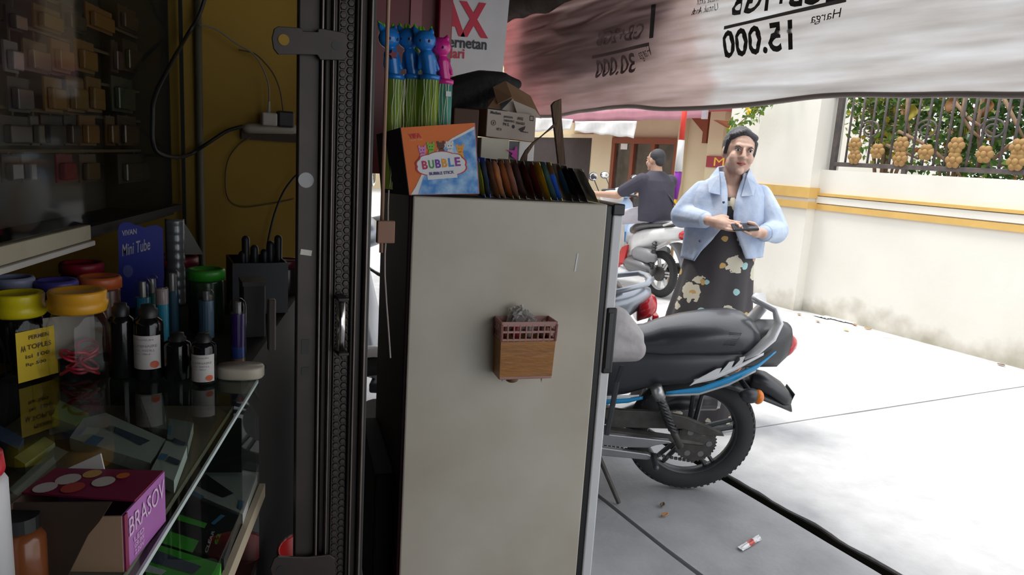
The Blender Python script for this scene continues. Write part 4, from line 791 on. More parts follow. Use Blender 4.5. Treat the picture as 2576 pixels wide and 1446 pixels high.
djar(205, 658, 100, (0.30, 0.01, 0.03), 1.86, 'jar with a dark red lid under the hanging cabinet rail'); djar(518, 674, 92, (0.03, 0.28, 0.02), 1.72, 'jar with a green lid right of the display card'); djar(440, 642, 110, (0.16, 0.008, 0.02), 2.05, 'jar with a wine red lid behind the display card')
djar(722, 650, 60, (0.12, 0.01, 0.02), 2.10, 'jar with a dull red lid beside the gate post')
# dark basket of tools, grey stand, clear bag, foil packet
p0, p1 = at(585, 690, Y=1.85), at(725, 690, Y=1.85)
tb = thing('tool_basket', 'dark plastic basket with upright handles behind the green-lidded jar', 'basket', V(((p0.x + p1.x) / 2, 1.92, CZ)))
navy = mat('basket_navy', (0.008, 0.009, 0.014), 0.5); z1 = at(650, 662, Y=1.85).z
for a, b in (((p0.x, 1.85), (p1.x, 1.855)), ((p0.x, 1.995), (p1.x, 2.0)), ((p0.x, 1.855), (p0.x + 0.005, 1.995)), ((p1.x - 0.005, 1.855), (p1.x, 1.995))): G().bb((a[0], a[1], CZ + 0.002), (b[0], b[1], z1)).build('side', navy, tb, local=False)
for px, py in ((618, 602), (640, 625), (680, 615), (700, 600), (610, 640), (665, 635)):
    q = at(px, py, Y=1.92); G().capsule((q.x, 1.92, CZ + 0.02), q, 0.008, 0.010, 8).build('tool_handle', navy, tb, local=False, smooth=True)
p0 = at(683, 880, Y=1.50); p1 = at(683, 752, Y=1.50); k = mpp(p0)
G().box((p0 + p1) / 2, (0.016, 0.016, (p1 - p0).z)).build('grey_stick_pack', mat('stick_grey', (0.16, 0.13, 0.12), 0.5), bevel=0.003, label='upright grey-brown slim pack at the end of the counter', cat='pack')
p0, p1 = at(612, 870, Y=1.62), at(668, 712, Y=1.62)
hb = thing('dark_card_box', 'tall blackish box behind the slim violet tube', 'box', V(((p0.x + p1.x) / 2, 1.65, CZ))); G().bb((p0.x, 1.62, CZ + 0.001), (p1.x, 1.69, p1.z)).build('carton', mat('box_soot', (0.008, 0.008, 0.008), 0.5), hb, local=False, bevel=0.002); G().bb((p0.x - 0.001, 1.618, p1.z - 0.006), (p1.x + 0.001, 1.692, p1.z + 0.003)).build('lid', mat('box_soot2', (0.03, 0.028, 0.028), 0.5), hb, local=False)
g = G(); q = at(250, 640, Y=1.72)
g.ell((q.x, 1.72, CZ + 0.052), (0.04, 0.03, 0.05), n=14); g.tube([(q.x, 1.72, CZ + 0.09), (q.x - 0.005, 1.72, CZ + 0.108), (q.x - 0.02, 1.72, CZ + 0.122)], [0.024, 0.010, 0.016], 10)
g.build('sweets_bag', mat('bag_murky', (0.07, 0.075, 0.065), 0.25, bump=0.5, bscale=30), smooth=True, label='murky clear plastic bag left of the blue display card', cat='bag')
p0, p1 = at(418, 640, Y=2.0), at(462, 552, Y=2.0)
t = thing('foil_packet', 'small ribbed grey foil packet behind the display card', 'packet', V(((p0.x + p1.x) / 2, 2.0, CZ)))
g = G(); g.grid(lambda u, v: V((p0.x + (p1.x - p0.x) * u, 2.0 - 0.012 * (1 - (2 * u - 1) ** 2) - 0.002 * sin(v * 60), CZ + 0.001 + (p1.z - CZ) * v)), 10, 30); g.build('pouch', mat('foil_grey', (0.20, 0.21, 0.22), 0.3, metal=0.5), t, local=False, solid=0.004, smooth=True)
g = G(); P = [at(*q, Y=2.02) for q in ((463, 560), (466, 640), (512, 640), (480, 585))]; g.prism([(p.x, max(p.z, CZ + 0.001)) for p in P], (0, 2.02, 0), X_, Z_, (0, 0.006, 0)); g.build('paper_sheet', mat('paper_dim', (0.20, 0.19, 0.17), 0.7), label='grey folded paper sheet leaning beside the foil packet', cat='paper')

# purple carton on the glass in front
A, B = base(415, 1312), base(312, 1440); hA = at(410, 1172, X=A.x).z - CZ; L_ = (B - A).length; hA = min(max(hA, 0.06), 0.12)
pcx = thing('purple_carton', 'open purple and maroon printed carton at the counter edge', 'carton', V(((A.x + B.x) / 2 - 0.05, (A.y + B.y) / 2, CZ)))
d1 = (B - A).normalized(); d2 = V((d1.y, -d1.x, 0)); d2 = d2 if d2.x < 0 else -d2; WW = 0.115
pur = mat('carton_purple', (0.34, 0.10, 0.36), 0.45, col2=(0.42, 0.16, 0.44), nscale=10); mrn = mat('carton_maroon', (0.22, 0.01, 0.06), 0.45); tan = mat('carton_inside', (0.50, 0.32, 0.20), 0.8); dkc = mat('carton_brown', (0.12, 0.07, 0.05), 0.8)
def pb(s, t, z): return A + d1 * (s * L_) + d2 * (t * WW) + V((0, 0, z * hA + 0.001))
def pp_(nm, P, m): g = G(); g.add(P, [tuple(range(len(P)))]); return g.build(nm, m, pcx, local=False, solid=0.002)
rp_ = pp_('side_panel', [pb(0, 0, 0), pb(1, 0, 0), pb(1, 0, 1), pb(0, 0, 1)], pur); pp_('side_panel', [pb(0, 1, 0), pb(1, 1, 0), pb(1, 1, 1), pb(0, 1, 1)], dkc)
pp_('rear_panel', [pb(0, 0, 0), pb(0, 1, 0), pb(0, 1, 1), pb(0, 0, 1)], pur); pp_('front_panel', [pb(1, 0, 0), pb(1, 1, 0), pb(1, 1, 0.9), pb(1, 0, 1)], tan); pp_('bottom_panel', [pb(0, 0, 0.01), pb(1, 0, 0.01), pb(1, 1, 0.01), pb(0, 1, 0.01)], dkc)
lid = pp_('top_flap', [pb(0, 0, 1), pb(0, 1.0, 1.0), pb(0.62, 1.0, 1.03), pb(0.72, 0.0, 1.02)], mrn); pp_('open_flap', [atp(*q, pb(1.12, 0, 0), d1) for q in ((35, 1264), (282, 1262), (250, 1312), (222, 1345), (172, 1446), (168, 1475), (35, 1475))], mat('flap_shade', (0.05, 0.028, 0.018), 0.85))  # open flap coloured dark to carry the shadow it hangs in
pp_('dust_flap', [pb(0.0, 0.55, 1), pb(0.0, 0.9, 1), pb(-0.05, 0.60, 1.28)], mat('flap_white', (0.62, 0.60, 0.58), 0.7)); pp_('corner_edge', [pb(1.0, -0.012, 0), pb(0.93, -0.012, 0), pb(0.93, -0.012, 1), pb(1.0, -0.012, 1)], mrn)
o = pb(0.90, -0.02, 0.52); letter(pcx, 'BRASOV', o, pb(0.05, -0.02, 0.55) - o, pb(0.90, -0.02, 0.86) - o, mat('carton_text', (0.72, 0.50, 0.72), 0.5), local=False, bold=0.0)
for v, s in ((0.34, 'LED'), (0.22, 'G9 3W'), (0.10, '220V')): o = pb(0.80, -0.02, v); letter(pcx, s, o, pb(0.58, -0.02, v) - o, pb(0.80, -0.02, v + 0.09) - o, mat('carton_text', (0.72, 0.50, 0.72), 0.5), local=False)
for i, (u, v, rr, c) in enumerate(((0.15, 0.6, 0.10, (0.6, 0.35, 0.1)), (0.30, 0.75, 0.13, (0.55, 0.5, 0.48)), (0.34, 0.42, 0.12, (0.6, 0.55, 0.5)), (0.5, 0.62, 0.12, (0.45, 0.06, 0.05)), (0.52, 0.85, 0.12, (0.55, 0.5, 0.5)), (0.2, 0.3, 0.07, (0.6, 0.15, 0.03)))):
    g = G(); g.add([pb(u + rr * cos(k * pi / 8), v + rr * 0.8 * sin(k * pi / 8), 1.035 + 0.004 * i + 0.02 * u) for k in range(16)], [tuple(range(16))]); g.build('print', mat('cprint%d' % i, c, 0.5), pcx, local=False, recalc=False)
# white bottle with red cap at the left edge, amber jar
b = base(-45, 1530); k = mpp(b); wbt = thing('white_bottle', 'white bottle with a red cap cut off by the left picture edge', 'bottle', b)
zt = at(-10, 1190, Y=b.y).z - CZ; zc = at(-10, 1105, Y=b.y).z - CZ; r = 0.026
G().lathe([(r, 0.0005), (r, zt * 0.94), (r * 0.85, zt), (0.0001, zt)], n=28).build('body', mat('bottle_white', (0.62, 0.62, 0.64), 0.4), wbt, smooth=True)
G().lathe([(r * 0.9, zt + 0.0002), (r * 0.95, zt + 0.004), (r * 0.9, zt + (zc - zt) * 0.6), (0.0001, zt + (zc - zt) * 0.6)], n=24).build('cap', mat('cap_red', (0.55, 0.01, 0.03), 0.35), wbt, smooth=True)
G().lathe([(r * 0.55, zc * 0.5 + zt * 0.5), (r * 0.5, zc), (0.0001, zc)], n=20).build('nozzle', mat('cap_black', (0.015, 0.015, 0.016), 0.45), wbt, smooth=True)
b = base(62, 1470); aj = thing('amber_jar', 'small dark amber jar in front of the purple carton', 'jar', b)
G().lathe([(0.018, 0.0005), (0.020, 0.004), (0.020, 0.05), (0.014, 0.058), (0.0001, 0.058)], n=24).build('body', mat('amber', (0.20, 0.06, 0.02), 0.2), aj, smooth=True); G().lathe([(0.016, 0.0585), (0.016, 0.072), (0.0001, 0.072)], n=20).build('lid', mat('cap_black', (0.015, 0.015, 0.016), 0.45), aj)
# red bucket on the shop floor
q = at(660, 1400, Y=1.5); rbx = thing('red_bucket', 'red plastic bucket on the floor between counter and gate', 'bucket', (0.335, 1.56, 0))
G().lathe([(0.055, 0.001), (0.075, 0.42), (0.080, 0.425), (0.072, 0.42), (0.05, 0.006), (0.0001, 0.006)], n=28).build('shell', mat('bucket_red', (0.55, 0.01, 0.01), 0.35), rbx, smooth=True); G().tube([(0.078 * cos(a), 0.078 * sin(a), 0.415) for a in [k * pi / 12 for k in range(13)]], 0.003, 6).build('bail', chrome, rbx)

# ------------------------------------------------------------------ hanging display cabinet
hp0 = ca + cn_ * 0.40
def hc(px, py, off=0.40): return atp(px, py, ca + cn_ * off, cn_)
def hs(p): return (p - ca).dot(cu)
sE = hs(hc(460, 300)); zR0, zR1 = hc(150, 640).z - 0.005, hc(150, 585).z
zR0 = 1.108; zR1 = 1.152
hcab = thing('hanging_cabinet', 'glass-fronted wall cabinet with a cream bottom rail, hung with small packs', 'cabinet', cp(0.3, 0.5, zR0), R=RC)
def hb_(nm, s0, s1, t0, t1, z0, z1, m, bev=0.0): return cbox(nm, s0, s1, t0, t1, z0, z1, m, bev, hcab)
sr = hs(hc(230, 600))
hb_('bottom_rail', -1.0, sr, 0.40, 0.425, zR0 + 0.012, zR1, mat('rail_cream', (0.40, 0.36, 0.26), 0.6, nscale=15), 0.002); hb_('rail_lip', -1.0, sr, 0.392, 0.43, zR0, zR0 + 0.011, mat('rail_lip', (0.50, 0.48, 0.44), 0.5), 0.002)
hb_('floor_board', -1.0, sE, 0.432, 0.60, zR0 + 0.005, zR0 + 0.02, dkb); hb_('back_board', -1.0, sE, 0.60, 0.615, zR0, 2.1, mat('cab_back', (0.10, 0.095, 0.085), 0.7)); hb_('corner_post', sE - 0.006, sE, 0.395, 0.405, 0.99, 2.1, gmd)
hb_('end_panel', sE - 0.069, sE - 0.065, 0.416, 0.598, zR0 + 0.021, 2.09, mat('cab_end', (0.045, 0.042, 0.036), 0.7)); hb_('top_board', -1.0, sE, 0.40, 0.60, 2.1, 2.12, dkb); hb_('glass_front', -1.0, sE - 0.007, 0.41, 0.414, zR1, 2.09, glass('cabinet_glass', (0.86, 0.87, 0.85), -0.13, 0.05)); hb_('rail_joint', sr + 0.002, sE - 0.007, 0.405, 0.43, zR0 + 0.02, zR1 - 0.006, dkb)
tanp = (0.20, 0.11, 0.035); dkp = (0.03, 0.032, 0.035); rows = [
    (20, 78, [(20, 60, dkp), (90, 155, (0.14, 0.09, 0.03)), (160, 212, dkp), (220, 285, (0.18, 0.08, 0.025)), (300, 345, (0.05, 0.03, 0.02))]),
    (104, 182, [(15, 50, (0.16, 0.16, 0.16)), (64, 122, (0.13, 0.10, 0.06)), (134, 180, tanp), (194, 240, (0.19, 0.095, 0.03)), (284, 300, (0.07, 0.04, 0.04)), (312, 350, (0.04, 0.03, 0.02)), (385, 412, (0.08, 0.04, 0.04))]),
    (196, 282, [(24, 78, (0.05, 0.05, 0.055)), (116, 160, tanp), (172, 215, (0.17, 0.10, 0.04)), (222, 258, (0.17, 0.09, 0.03)), (284, 336, (0.045, 0.055, 0.04))]),
    (292, 366, [(2, 76, dkp), (82, 102, (0.08, 0.08, 0.07)), (108, 160, (0.02, 0.022, 0.028)), (166, 196, dkp), (204, 244, (0.17, 0.08, 0.03)), (270, 292, (0.10, 0.05, 0.02)), (300, 346, (0.06, 0.04, 0.025))]),
    (388, 458, [(10, 50, dkp), (60, 82, (0.07, 0.07, 0.07)), (146, 186, (0.14, 0.01, 0.02)), (204, 246, (0.07, 0.045, 0.03)), (300, 380, (0.04, 0.035, 0.03))])]
for ri, (y0, y1, its) in enumerate(rows):
    za = hc(150, y0 - 8, 0.50).z; g = G(); g.tube([cp(-0.6, 0.50, za), cp(sE - 0.02, 0.50, za)], 0.004, 6); g.build('hanging_rail', mat('cab_rail', (0.14, 0.11, 0.07), 0.5), hcab, local=False)
    for ii, (x0, x1, c) in enumerate(its):
        a, b = hc(x0, (y0 + y1) / 2, 0.485), hc(x1, (y0 + y1) / 2, 0.485); s0, s1 = hs(a), hs(b); kx = (x0 + x1) / 2; zt, zb = hc(kx, y0, 0.485).z, hc(kx, y1, 0.485).z
        cname = 'reddish' if c[0] > 0.1 and c[1] < 0.03 else 'tan' if c[0] > 0.15 else 'brown' if c[0] > c[2] * 1.7 else 'grey' if c[0] > 0.06 else 'black'
        t = thing('hanging_pack', '%s hanging pack, %s from the left in the %s row of the wall cabinet' % (cname, ORD[ii], ORD[ri]), 'hanging pack', cp((s0 + s1) / 2, 0.49, zb), R=RC, group='packs hung in the wall cabinet')
        cbox('card', s0, s1, 0.488, 0.492, zb, zt, mat('pack%d%d' % (ri, ii), tuple(q * 1.0 for q in c), 0.5, nscale=30), 0, t); w_ = (s1 - s0)
        cbox('blister', s0 + w_ * 0.12, s1 - w_ * 0.12, 0.474, 0.487, zb + (zt - zb) * 0.08, zb + (zt - zb) * 0.7, mat('packb%d%d' % (ri, ii), tuple(min(1, q * 1.2 + 0.006) for q in c), 0.15, spec=0.8), 0.003, t)
        cbox('hook', (s0 + s1) / 2 - 0.0015, (s0 + s1) / 2 + 0.0015, 0.4885, 0.4915, zt + 0.0004, max(za - 0.004, zt + 0.003), mat('cab_rail', (0.14, 0.11, 0.07), 0.5), 0, t)

# ------------------------------------------------------------------ yellow wall fittings
WY = 2.449
def wp(px, py, d=0.0): return at(px, py, Y=WY - d)
pipe = mat('conduit', (0.10, 0.09, 0.055), 0.6); thing_ = G().tube([wp(503, 2100, 0.014), wp(501, 300, 0.014), wp(500, -300, 0.014)], 0.011, 10)
x5 = wp(501, 300).x; G().tube([(x5, WY - 0.012, 0.01), (x5, WY - 0.012, 2.25)], 0.011, 10).build('wall_conduit', pipe, smooth=True, label='grey vertical conduit on the yellow wall', cat='conduit')
ps = thing('power_strip', 'white power strip with plugged adapter on the yellow wall', 'power strip', wp(680, 330, 0.02))
pw = mat('strip_white', (0.42, 0.38, 0.31), 0.5); c0, c1 = wp(628, 323, 0.03), wp(735, 325, 0.03)
g = G(); g.capsule(c0, c1, 0.0225, 0.0225, 16, flat=0.7); g.build('body', pw, ps, local=False, smooth=True)
for px in (640, 727): q = wp(px, 322, 0.048); G().prism(circ(0.008, 14), q, X_, Z_, (0, 0.0012, 0)).build('socket', dkb, ps, local=False)
ad = G().box(wp(676, 300, 0.045), (0.046, 0.05, 0.04)).build('adapter', mat('adapter', (0.50, 0.46, 0.40), 0.5), ps, local=False, bevel=0.005); G().tube([wp(676, 284, 0.045), wp(677, 255, 0.045)], [0.006, 0.003], 8).build('strain_relief', pw, ad, local=False)
G().box(wp(717, 300, 0.045), (0.05, 0.045, 0.05)).build('black_adapter', gmd, ps, local=False, bevel=0.006)
G().box(wp(690, 343, 0.012), (0.20, 0.02, 0.03)).build('mount', mat('mount_brown', (0.05, 0.03, 0.02), 0.7), ps, local=False)
cabk = mat('cable_black', (0.01, 0.01, 0.01), 0.5); cabg = mat('cable_pale', (0.20, 0.18, 0.16), 0.5)
def cable(P, r, m, lab, d=0.03):
    P = [wp(x, y, d) if x > 462 else hc(x, y, 0.372) for x, y in P]; Q = []
    for i in range(len(P) - 1):
        p0, p1, p2, p3 = P[max(i - 1, 0)], P[i], P[i + 1], P[min(i + 2, len(P) - 1)]
        for k in range(6):
            t = k / 6; Q.append(0.5 * ((2 * p1) + (p2 - p0) * t + (2 * p0 - 5 * p1 + 4 * p2 - p3) * t * t + (3 * p1 - p0 - 3 * p2 + p3) * t ** 3))
    Q.append(P[-1]); G().tube(Q, r, 8).build('cable', m, smooth=True, label=lab, cat='cable')
cable([(610, 318), (570, 330), (520, 362), (478, 388), (440, 395), (400, 385), (385, 360), (384, 300), (390, 240), (430, 160), (470, 90), (500, 40), (520, -20)], 0.0055, cabk, 'thick black cable looping left from the power strip', 0.05)
cable([(677, 256), (675, 210), (655, 160), (630, 130), (595, 110), (545, 75), (500, 62)], 0.0022, cabg, 'thin pale charger cable rising from the adapter', 0.045)
cable([(713, 284), (705, 230), (690, 190), (668, 160), (640, 135), (600, 125)], 0.0022, mat('cable_brown', (0.08, 0.05, 0.02), 0.5), 'thin brown cable behind the pale charger cable', 0.03)
cable([(752, 435), (735, 452), (712, 485), (690, 540), (674, 610), (672, 650), (676, 700)], 0.0035, cabk, 'black cable dropping from the gate post to the rear table', 0.06)
cable([(630, 345), (600, 365), (575, 400), (567, 450), (575, 500), (610, 520), (680, 512), (740, 500)], 0.0025, mat('cable_umber', (0.11, 0.06, 0.01), 0.5), 'faint brown cable curving below the power strip', 0.02)
# padlock and cords by the slit
q0, q1 = at(949, 612, Y=1.40), at(995, 556, Y=1.40)
pdl = thing('hanging_block', 'small brown wooden block hanging on a cord beside the cooler', 'block', V(((q0.x + q1.x) / 2, 1.405, q0.z)))
G().bb((q0.x, 1.40, q0.z), (q1.x, 1.412, q1.z)).build('block', mat('block_brown', (0.26, 0.13, 0.08), 0.6), pdl, local=False, bevel=0.002)
cc_ = mat('cord_pale', (0.36, 0.30, 0.27), 0.6)
G().tube([at(976, 556, Y=1.406), at(976, 520, Y=1.406), at(978, 478, Y=1.41)], 0.0016, 6).build('upper_cord', cc_, pdl, local=False); G().tube([at(*p, Y=1.406) for p in ((970, 612), (968, 640), (968, 690), (972, 760), (978, 840), (982, 900))], 0.0018, 6).build('lower_cord', cc_, pdl, local=False)
# ------------------------------------------------------------------ motorcycle in the foreground
# local frame: x forward, y to its left (towards the shop), z up, origin under the rear axle; leaning on its stand
tyre = mat('tyre', (0.035, 0.035, 0.037), 0.85, nscale=20); mblk = mat('moto_black', (0.024, 0.026, 0.032), 0.4, spec=0.8); seatm = mat('seat_vinyl', (0.022, 0.024, 0.032), 0.36, spec=1.0, coat=0.25, bump=0.05, bscale=80)
alu = mat('moto_alu', (0.42, 0.42, 0.43), 0.35, metal=0.8); alud = mat('moto_grime', (0.10, 0.095, 0.09), 0.6, metal=0.4, col2=(0.05, 0.045, 0.04), nscale=20); mblue = mat('moto_blue', (0.02, 0.30, 0.62), 0.3, coat=0.4); mwhite = mat('moto_white', (0.75, 0.76, 0.78), 0.3, coat=0.4); orang = mat('lens_orange', (0.85, 0.22, 0.02), 0.2); redl = mat('lens_red', (0.60, 0.02, 0.03), 0.2, coat=0.5)
def wheel(par, cx, R, wt, rimr, spoke_m, rim_m, nsp=5, name='wheel', hubr=0.045, tread=True):
    c = V((cx, 0, R)); n = 48
    w = G(); prof = [(R - wt * 1.25, -wt * 0.42), (R - wt * 0.75, -wt * 0.52), (R - wt * 0.25, -wt * 0.45), (R, -wt * 0.12), (R, wt * 0.12), (R - wt * 0.25, wt * 0.45), (R - wt * 0.75, wt * 0.52), (R - wt * 1.25, wt * 0.42)]
    rings = [[c + V((r * cos(2 * pi * i / n), y, r * sin(2 * pi * i / n))) for r, y in prof] for i in range(n)]; rings.append(rings[0])
    w.loft(rings, cap=False); o = w.build('tyre', tyre, par, smooth=True)
    if tread:
        g = G()
        for i in range(60):
            a = 2 * pi * i / 60; e = V((cos(a), 0, sin(a))); t_ = V((-sin(a), 0, cos(a)))
            for sy in (-1, 1): g.box(c + e * (R - wt * 0.155) + V((0, sy * wt * 0.30, 0)), (0.012, wt * 0.30, 0.006), basis(t_, V((0, 1, 0))) @ Matrix.Rotation(sy * 0.4, 3, 'X'))
        g.build('tread_blocks', tyre, o, kind='stuff')
    ri = R - wt * 1.2; g = G(); prof = [(ri + 0.004, -wt * 0.40), (ri - 0.008, -wt * 0.36), (ri - 0.016, 0), (ri - 0.008, wt * 0.36), (ri + 0.004, wt * 0.40), (ri - 0.004, wt * 0.3), (ri - 0.012, 0), (ri - 0.004, -wt * 0.3)]
    rings = [[c + V((r * cos(2 * pi * i / n), y, r * sin(2 * pi * i / n))) for r, y in prof] for i in range(n)]; rings.append(rings[0])
    g.loft(rings, cap=False); rm = g.build('rim', rim_m, par, smooth=True)
    for i in range(nsp):
        a = 2 * pi * i / nsp + 0.35
        for da in (-0.13, 0.13):
            p = c + V((hubr * 0.8 * cos(a + da * 2), 0, hubr * 0.8 * sin(a + da * 2))); q = c + V(((ri - 0.018) * cos(a + da * 0.8), 0, (ri - 0.018) * sin(a + da * 0.8)))
            G().tube([p, q], [0.011, 0.009], 6).build('spoke', spoke_m, rm)
    G().lathe([(0.0001, -wt * 0.6), (hubr, -wt * 0.6), (hubr, wt * 0.6), (0.0001, wt * 0.6)], c, Matrix(((1, 0, 0), (0, 0, 1), (0, -1, 0))), 18).build('hub', alud, rm)
def side_loft(secs, n=16, k=2.6):
    """secs: list of (x, zlo, zhi, halfwidth[, ycentre]) -> rounded sections along x"""
    rings = []
    for s in secs:
        x, z0, z1, w_ = s[:4]; yc = s[4] if len(s) > 4 else 0; zc, h = (z0 + z1) / 2, (z1 - z0) / 2; R = []
        for i in range(n):
            a = 2 * pi * i / n; c_, s_ = cos(a), sin(a); q = (abs(c_) ** k + abs(s_) ** k) ** (-1 / k); R.append(V((x, yc + w_ * q * c_, zc + h * q * s_)))
        rings.append(R)
    return rings
def plate(pts, y0, y1): g = G(); g.prism([(x, z) for x, z in pts], (0, y0, 0), X_, Z_, (0, y1 - y0, 0)); return g
LEAN = radians(9); f_ = V((-0.895, 0.445, 0)).normalized(); l_ = V((-f_.y, f_.x, 0)); RB = Matrix((f_, l_ * cos(LEAN) - Z_ * sin(LEAN), Z_ * cos(LEAN) + l_ * sin(LEAN))).transposed()
mo = thing('motorcycle', 'black and blue motorcycle parked behind the cooler, leaning on its stand', 'motorcycle', (2.03, 2.19, 0.004), R=RB)
wheel(mo, 0.0, 0.27, 0.064, 0, mblk, mblk, 5, hubr=0.05); wheel(mo, 1.285, 0.27, 0.060, 0, mblk, mblk, 5, tread=False, hubr=0.045)
# seat
g = G(); g.loft(side_loft([(-0.213, 0.690, 0.700, 0.035), (-0.205, 0.665, 0.735, 0.07), (-0.18, 0.655, 0.775, 0.095), (-0.14, 0.65, 0.802, 0.110), (-0.09, 0.65, 0.808, 0.118), (0.0, 0.645, 0.797, 0.122), (0.10, 0.64, 0.774, 0.118), (0.19, 0.63, 0.745, 0.108), (0.24, 0.63, 0.722, 0.095), (0.30, 0.62, 0.715, 0.090), (0.42, 0.63, 0.73, 0.085), (0.52, 0.66, 0.75, 0.07)], 20, 3.0)); g.build('seat', seatm, mo, smooth=True)
# side cover / tail
g = G(); g.loft(side_loft([(-0.335, 0.690, 0.735, 0.03), (-0.32, 0.64, 0.775, 0.055), (-0.285, 0.60, 0.782, 0.07), (-0.22, 0.60, 0.775, 0.085), (-0.14, 0.60, 0.72, 0.10), (-0.05, 0.565, 0.69, 0.115), (0.08, 0.52, 0.69, 0.122), (0.20, 0.50, 0.68, 0.115), (0.30, 0.455, 0.67, 0.105), (0.42, 0.42, 0.66, 0.10), (0.55, 0.40, 0.66, 0.09)], 20, 3.2)); g.build('side_cover', mblk, mo, smooth=True)
def ribbon(P, w0, m, nm, y=0.125, dz=0.0):
    """stripe that follows the lower edge of the tail cover on its left side"""
    g = G(); n = len(P) - 1
    def q(u, v):
        t = u * n; i = min(int(t), n - 1); a, b = P[i], P[i + 1]; k = t - i; x = a[0] + (b[0] - a[0]) * k; z = a[1] + (b[1] - a[1]) * k; w_ = a[2] + (b[2] - a[2]) * k; yy = a[3] + (b[3] - a[3]) * k
        return V((x, yy + 0.004, z + w_ * v + dz))
    g.grid(q, n * 4, 1); return g.build(nm, m, mo, solid=0.004, smooth=True)
ribbon([(0.40, 0.432, 0.022, 0.106), (0.30, 0.448, 0.020, 0.110), (0.245, 0.470, 0.012, 0.114)], 0, mblue, 'blue_trim'); ribbon([(0.40, 0.456, 0.012, 0.104), (0.30, 0.470, 0.010, 0.108), (0.26, 0.480, 0.006, 0.110)], 0, mwhite, 'white_trim')
ribbon([(0.16, 0.500, 0.012, 0.122), (0.03, 0.514, 0.026, 0.121), (-0.08, 0.560, 0.030, 0.116), (-0.18, 0.620, 0.022, 0.105), (-0.25, 0.690, 0.006, 0.088)], 0, mblue, 'blue_trim'); ribbon([(0.06, 0.552, 0.020, 0.124), (-0.02, 0.575, 0.026, 0.121), (-0.10, 0.618, 0.020, 0.114), (-0.20, 0.680, 0.010, 0.098)], 0, mwhite, 'white_trim')
ribbon([(0.16, 0.490, 0.010, 0.120), (0.03, 0.505, 0.010, 0.120), (-0.08, 0.549, 0.011, 0.115), (-0.18, 0.610, 0.010, 0.104)], 0, mat('moto_silverline', (0.5, 0.5, 0.5), 0.3), 'silver_trim')
for k, (a, b, w_) in enumerate(((0.075, -0.03, 0.026), (-0.035, -0.075, 0.032), (-0.085, -0.115, 0.030))):
    z0 = 0.545 - (a - 0.075) * 0.55; z1 = 0.545 - (b - 0.075) * 0.55; G().prism([(a, z0), (b, z1), (b - 0.008, z1 + w_), (b + 0.012, z1 + w_ * 0.8), (a - 0.02, z0 + w_)], (0, 0.130 - 0.004 * k, 0), X_, Z_, (0, 0.003, 0)).build('white_decal', mwhite, mo)
g = G()
for k in range(9):
    z = 0.768 - 0.006 * k; g.box((-0.075 + 0.0025 * k, 0.112 + 0.0012 * k, z), (0.045, 0.003, 0.0025))
g.build('seat_embossing', seatm, mo, kind='stuff')
# grab rail
g = G(); P = [(-0.125, 0.108, 0.665), (-0.165, 0.112, 0.70), (-0.215, 0.105, 0.755), (-0.240, 0.09, 0.81), (-0.225, 0.07, 0.855), (-0.18, 0.03, 0.868), (-0.165, 0, 0.868)]; P2 = P + [(x, -y, z) for x, y, z in P[-2::-1]]
g.tube(P2, [0.014, 0.028, 0.032, 0.028, 0.021, 0.019, 0.019, 0.019, 0.021, 0.028, 0.032, 0.028, 0.014], 12, flat=0.55); g.build('grab_rail', mat('rail_silver', (0.80, 0.81, 0.83), 0.3, metal=0.2), mo, smooth=True)
# rear light, fender, plate holder, indicators
g = G(); g.loft(side_loft([(-0.355, 0.67, 0.72, 0.03), (-0.335, 0.65, 0.735, 0.05), (-0.30, 0.63, 0.70, 0.055)], 14)); g.build('tail_light', redl, mo, smooth=True)
g = G(); g.grid(lambda u, v: V((0.12 - 0.50 * u + 0.03 * sin(pi * u), (v - 0.5) * 0.13 * (1 - 0.2 * u), 0.575 - 0.02 * u - 0.11 * u * u - 0.03 * (2 * v - 1) ** 2)), 14, 8); g.build('rear_fender', mblk, mo, solid=0.008, smooth=True)
g = G(); g.loft(side_loft([(-0.20, 0.505, 0.565, 0.055), (-0.28, 0.475, 0.550, 0.065), (-0.345, 0.435, 0.512, 0.068), (-0.368, 0.438, 0.490, 0.060), (-0.372, 0.450, 0.475, 0.04)], 16, 3)); g.build('plate_holder', mblk, mo, smooth=True)
G().box((-0.376, 0, 0.470), (0.004, 0.09, 0.045), Matrix.Rotation(-0.25, 3, 'Y')).build('number_plate', mat('plate_black', (0.02, 0.02, 0.02), 0.5), mo, bevel=0.0015)
for s in (1, -1):
    ii = G().capsule((-0.15, 0.05 * s, 0.545), (-0.165, 0.115 * s, 0.530), 0.010, 0.012, 8).build('indicator_stalk', mblk, mo, smooth=True)
    G().ell((-0.165, 0.140 * s, 0.522), (0.042, 0.030, 0.030), n=14).build('indicator_shell', mblk, ii, smooth=True); G().ell((-0.195, 0.142 * s, 0.520), (0.022, 0.028, 0.029), n=14).build('indicator_lens', orang, ii, smooth=True)
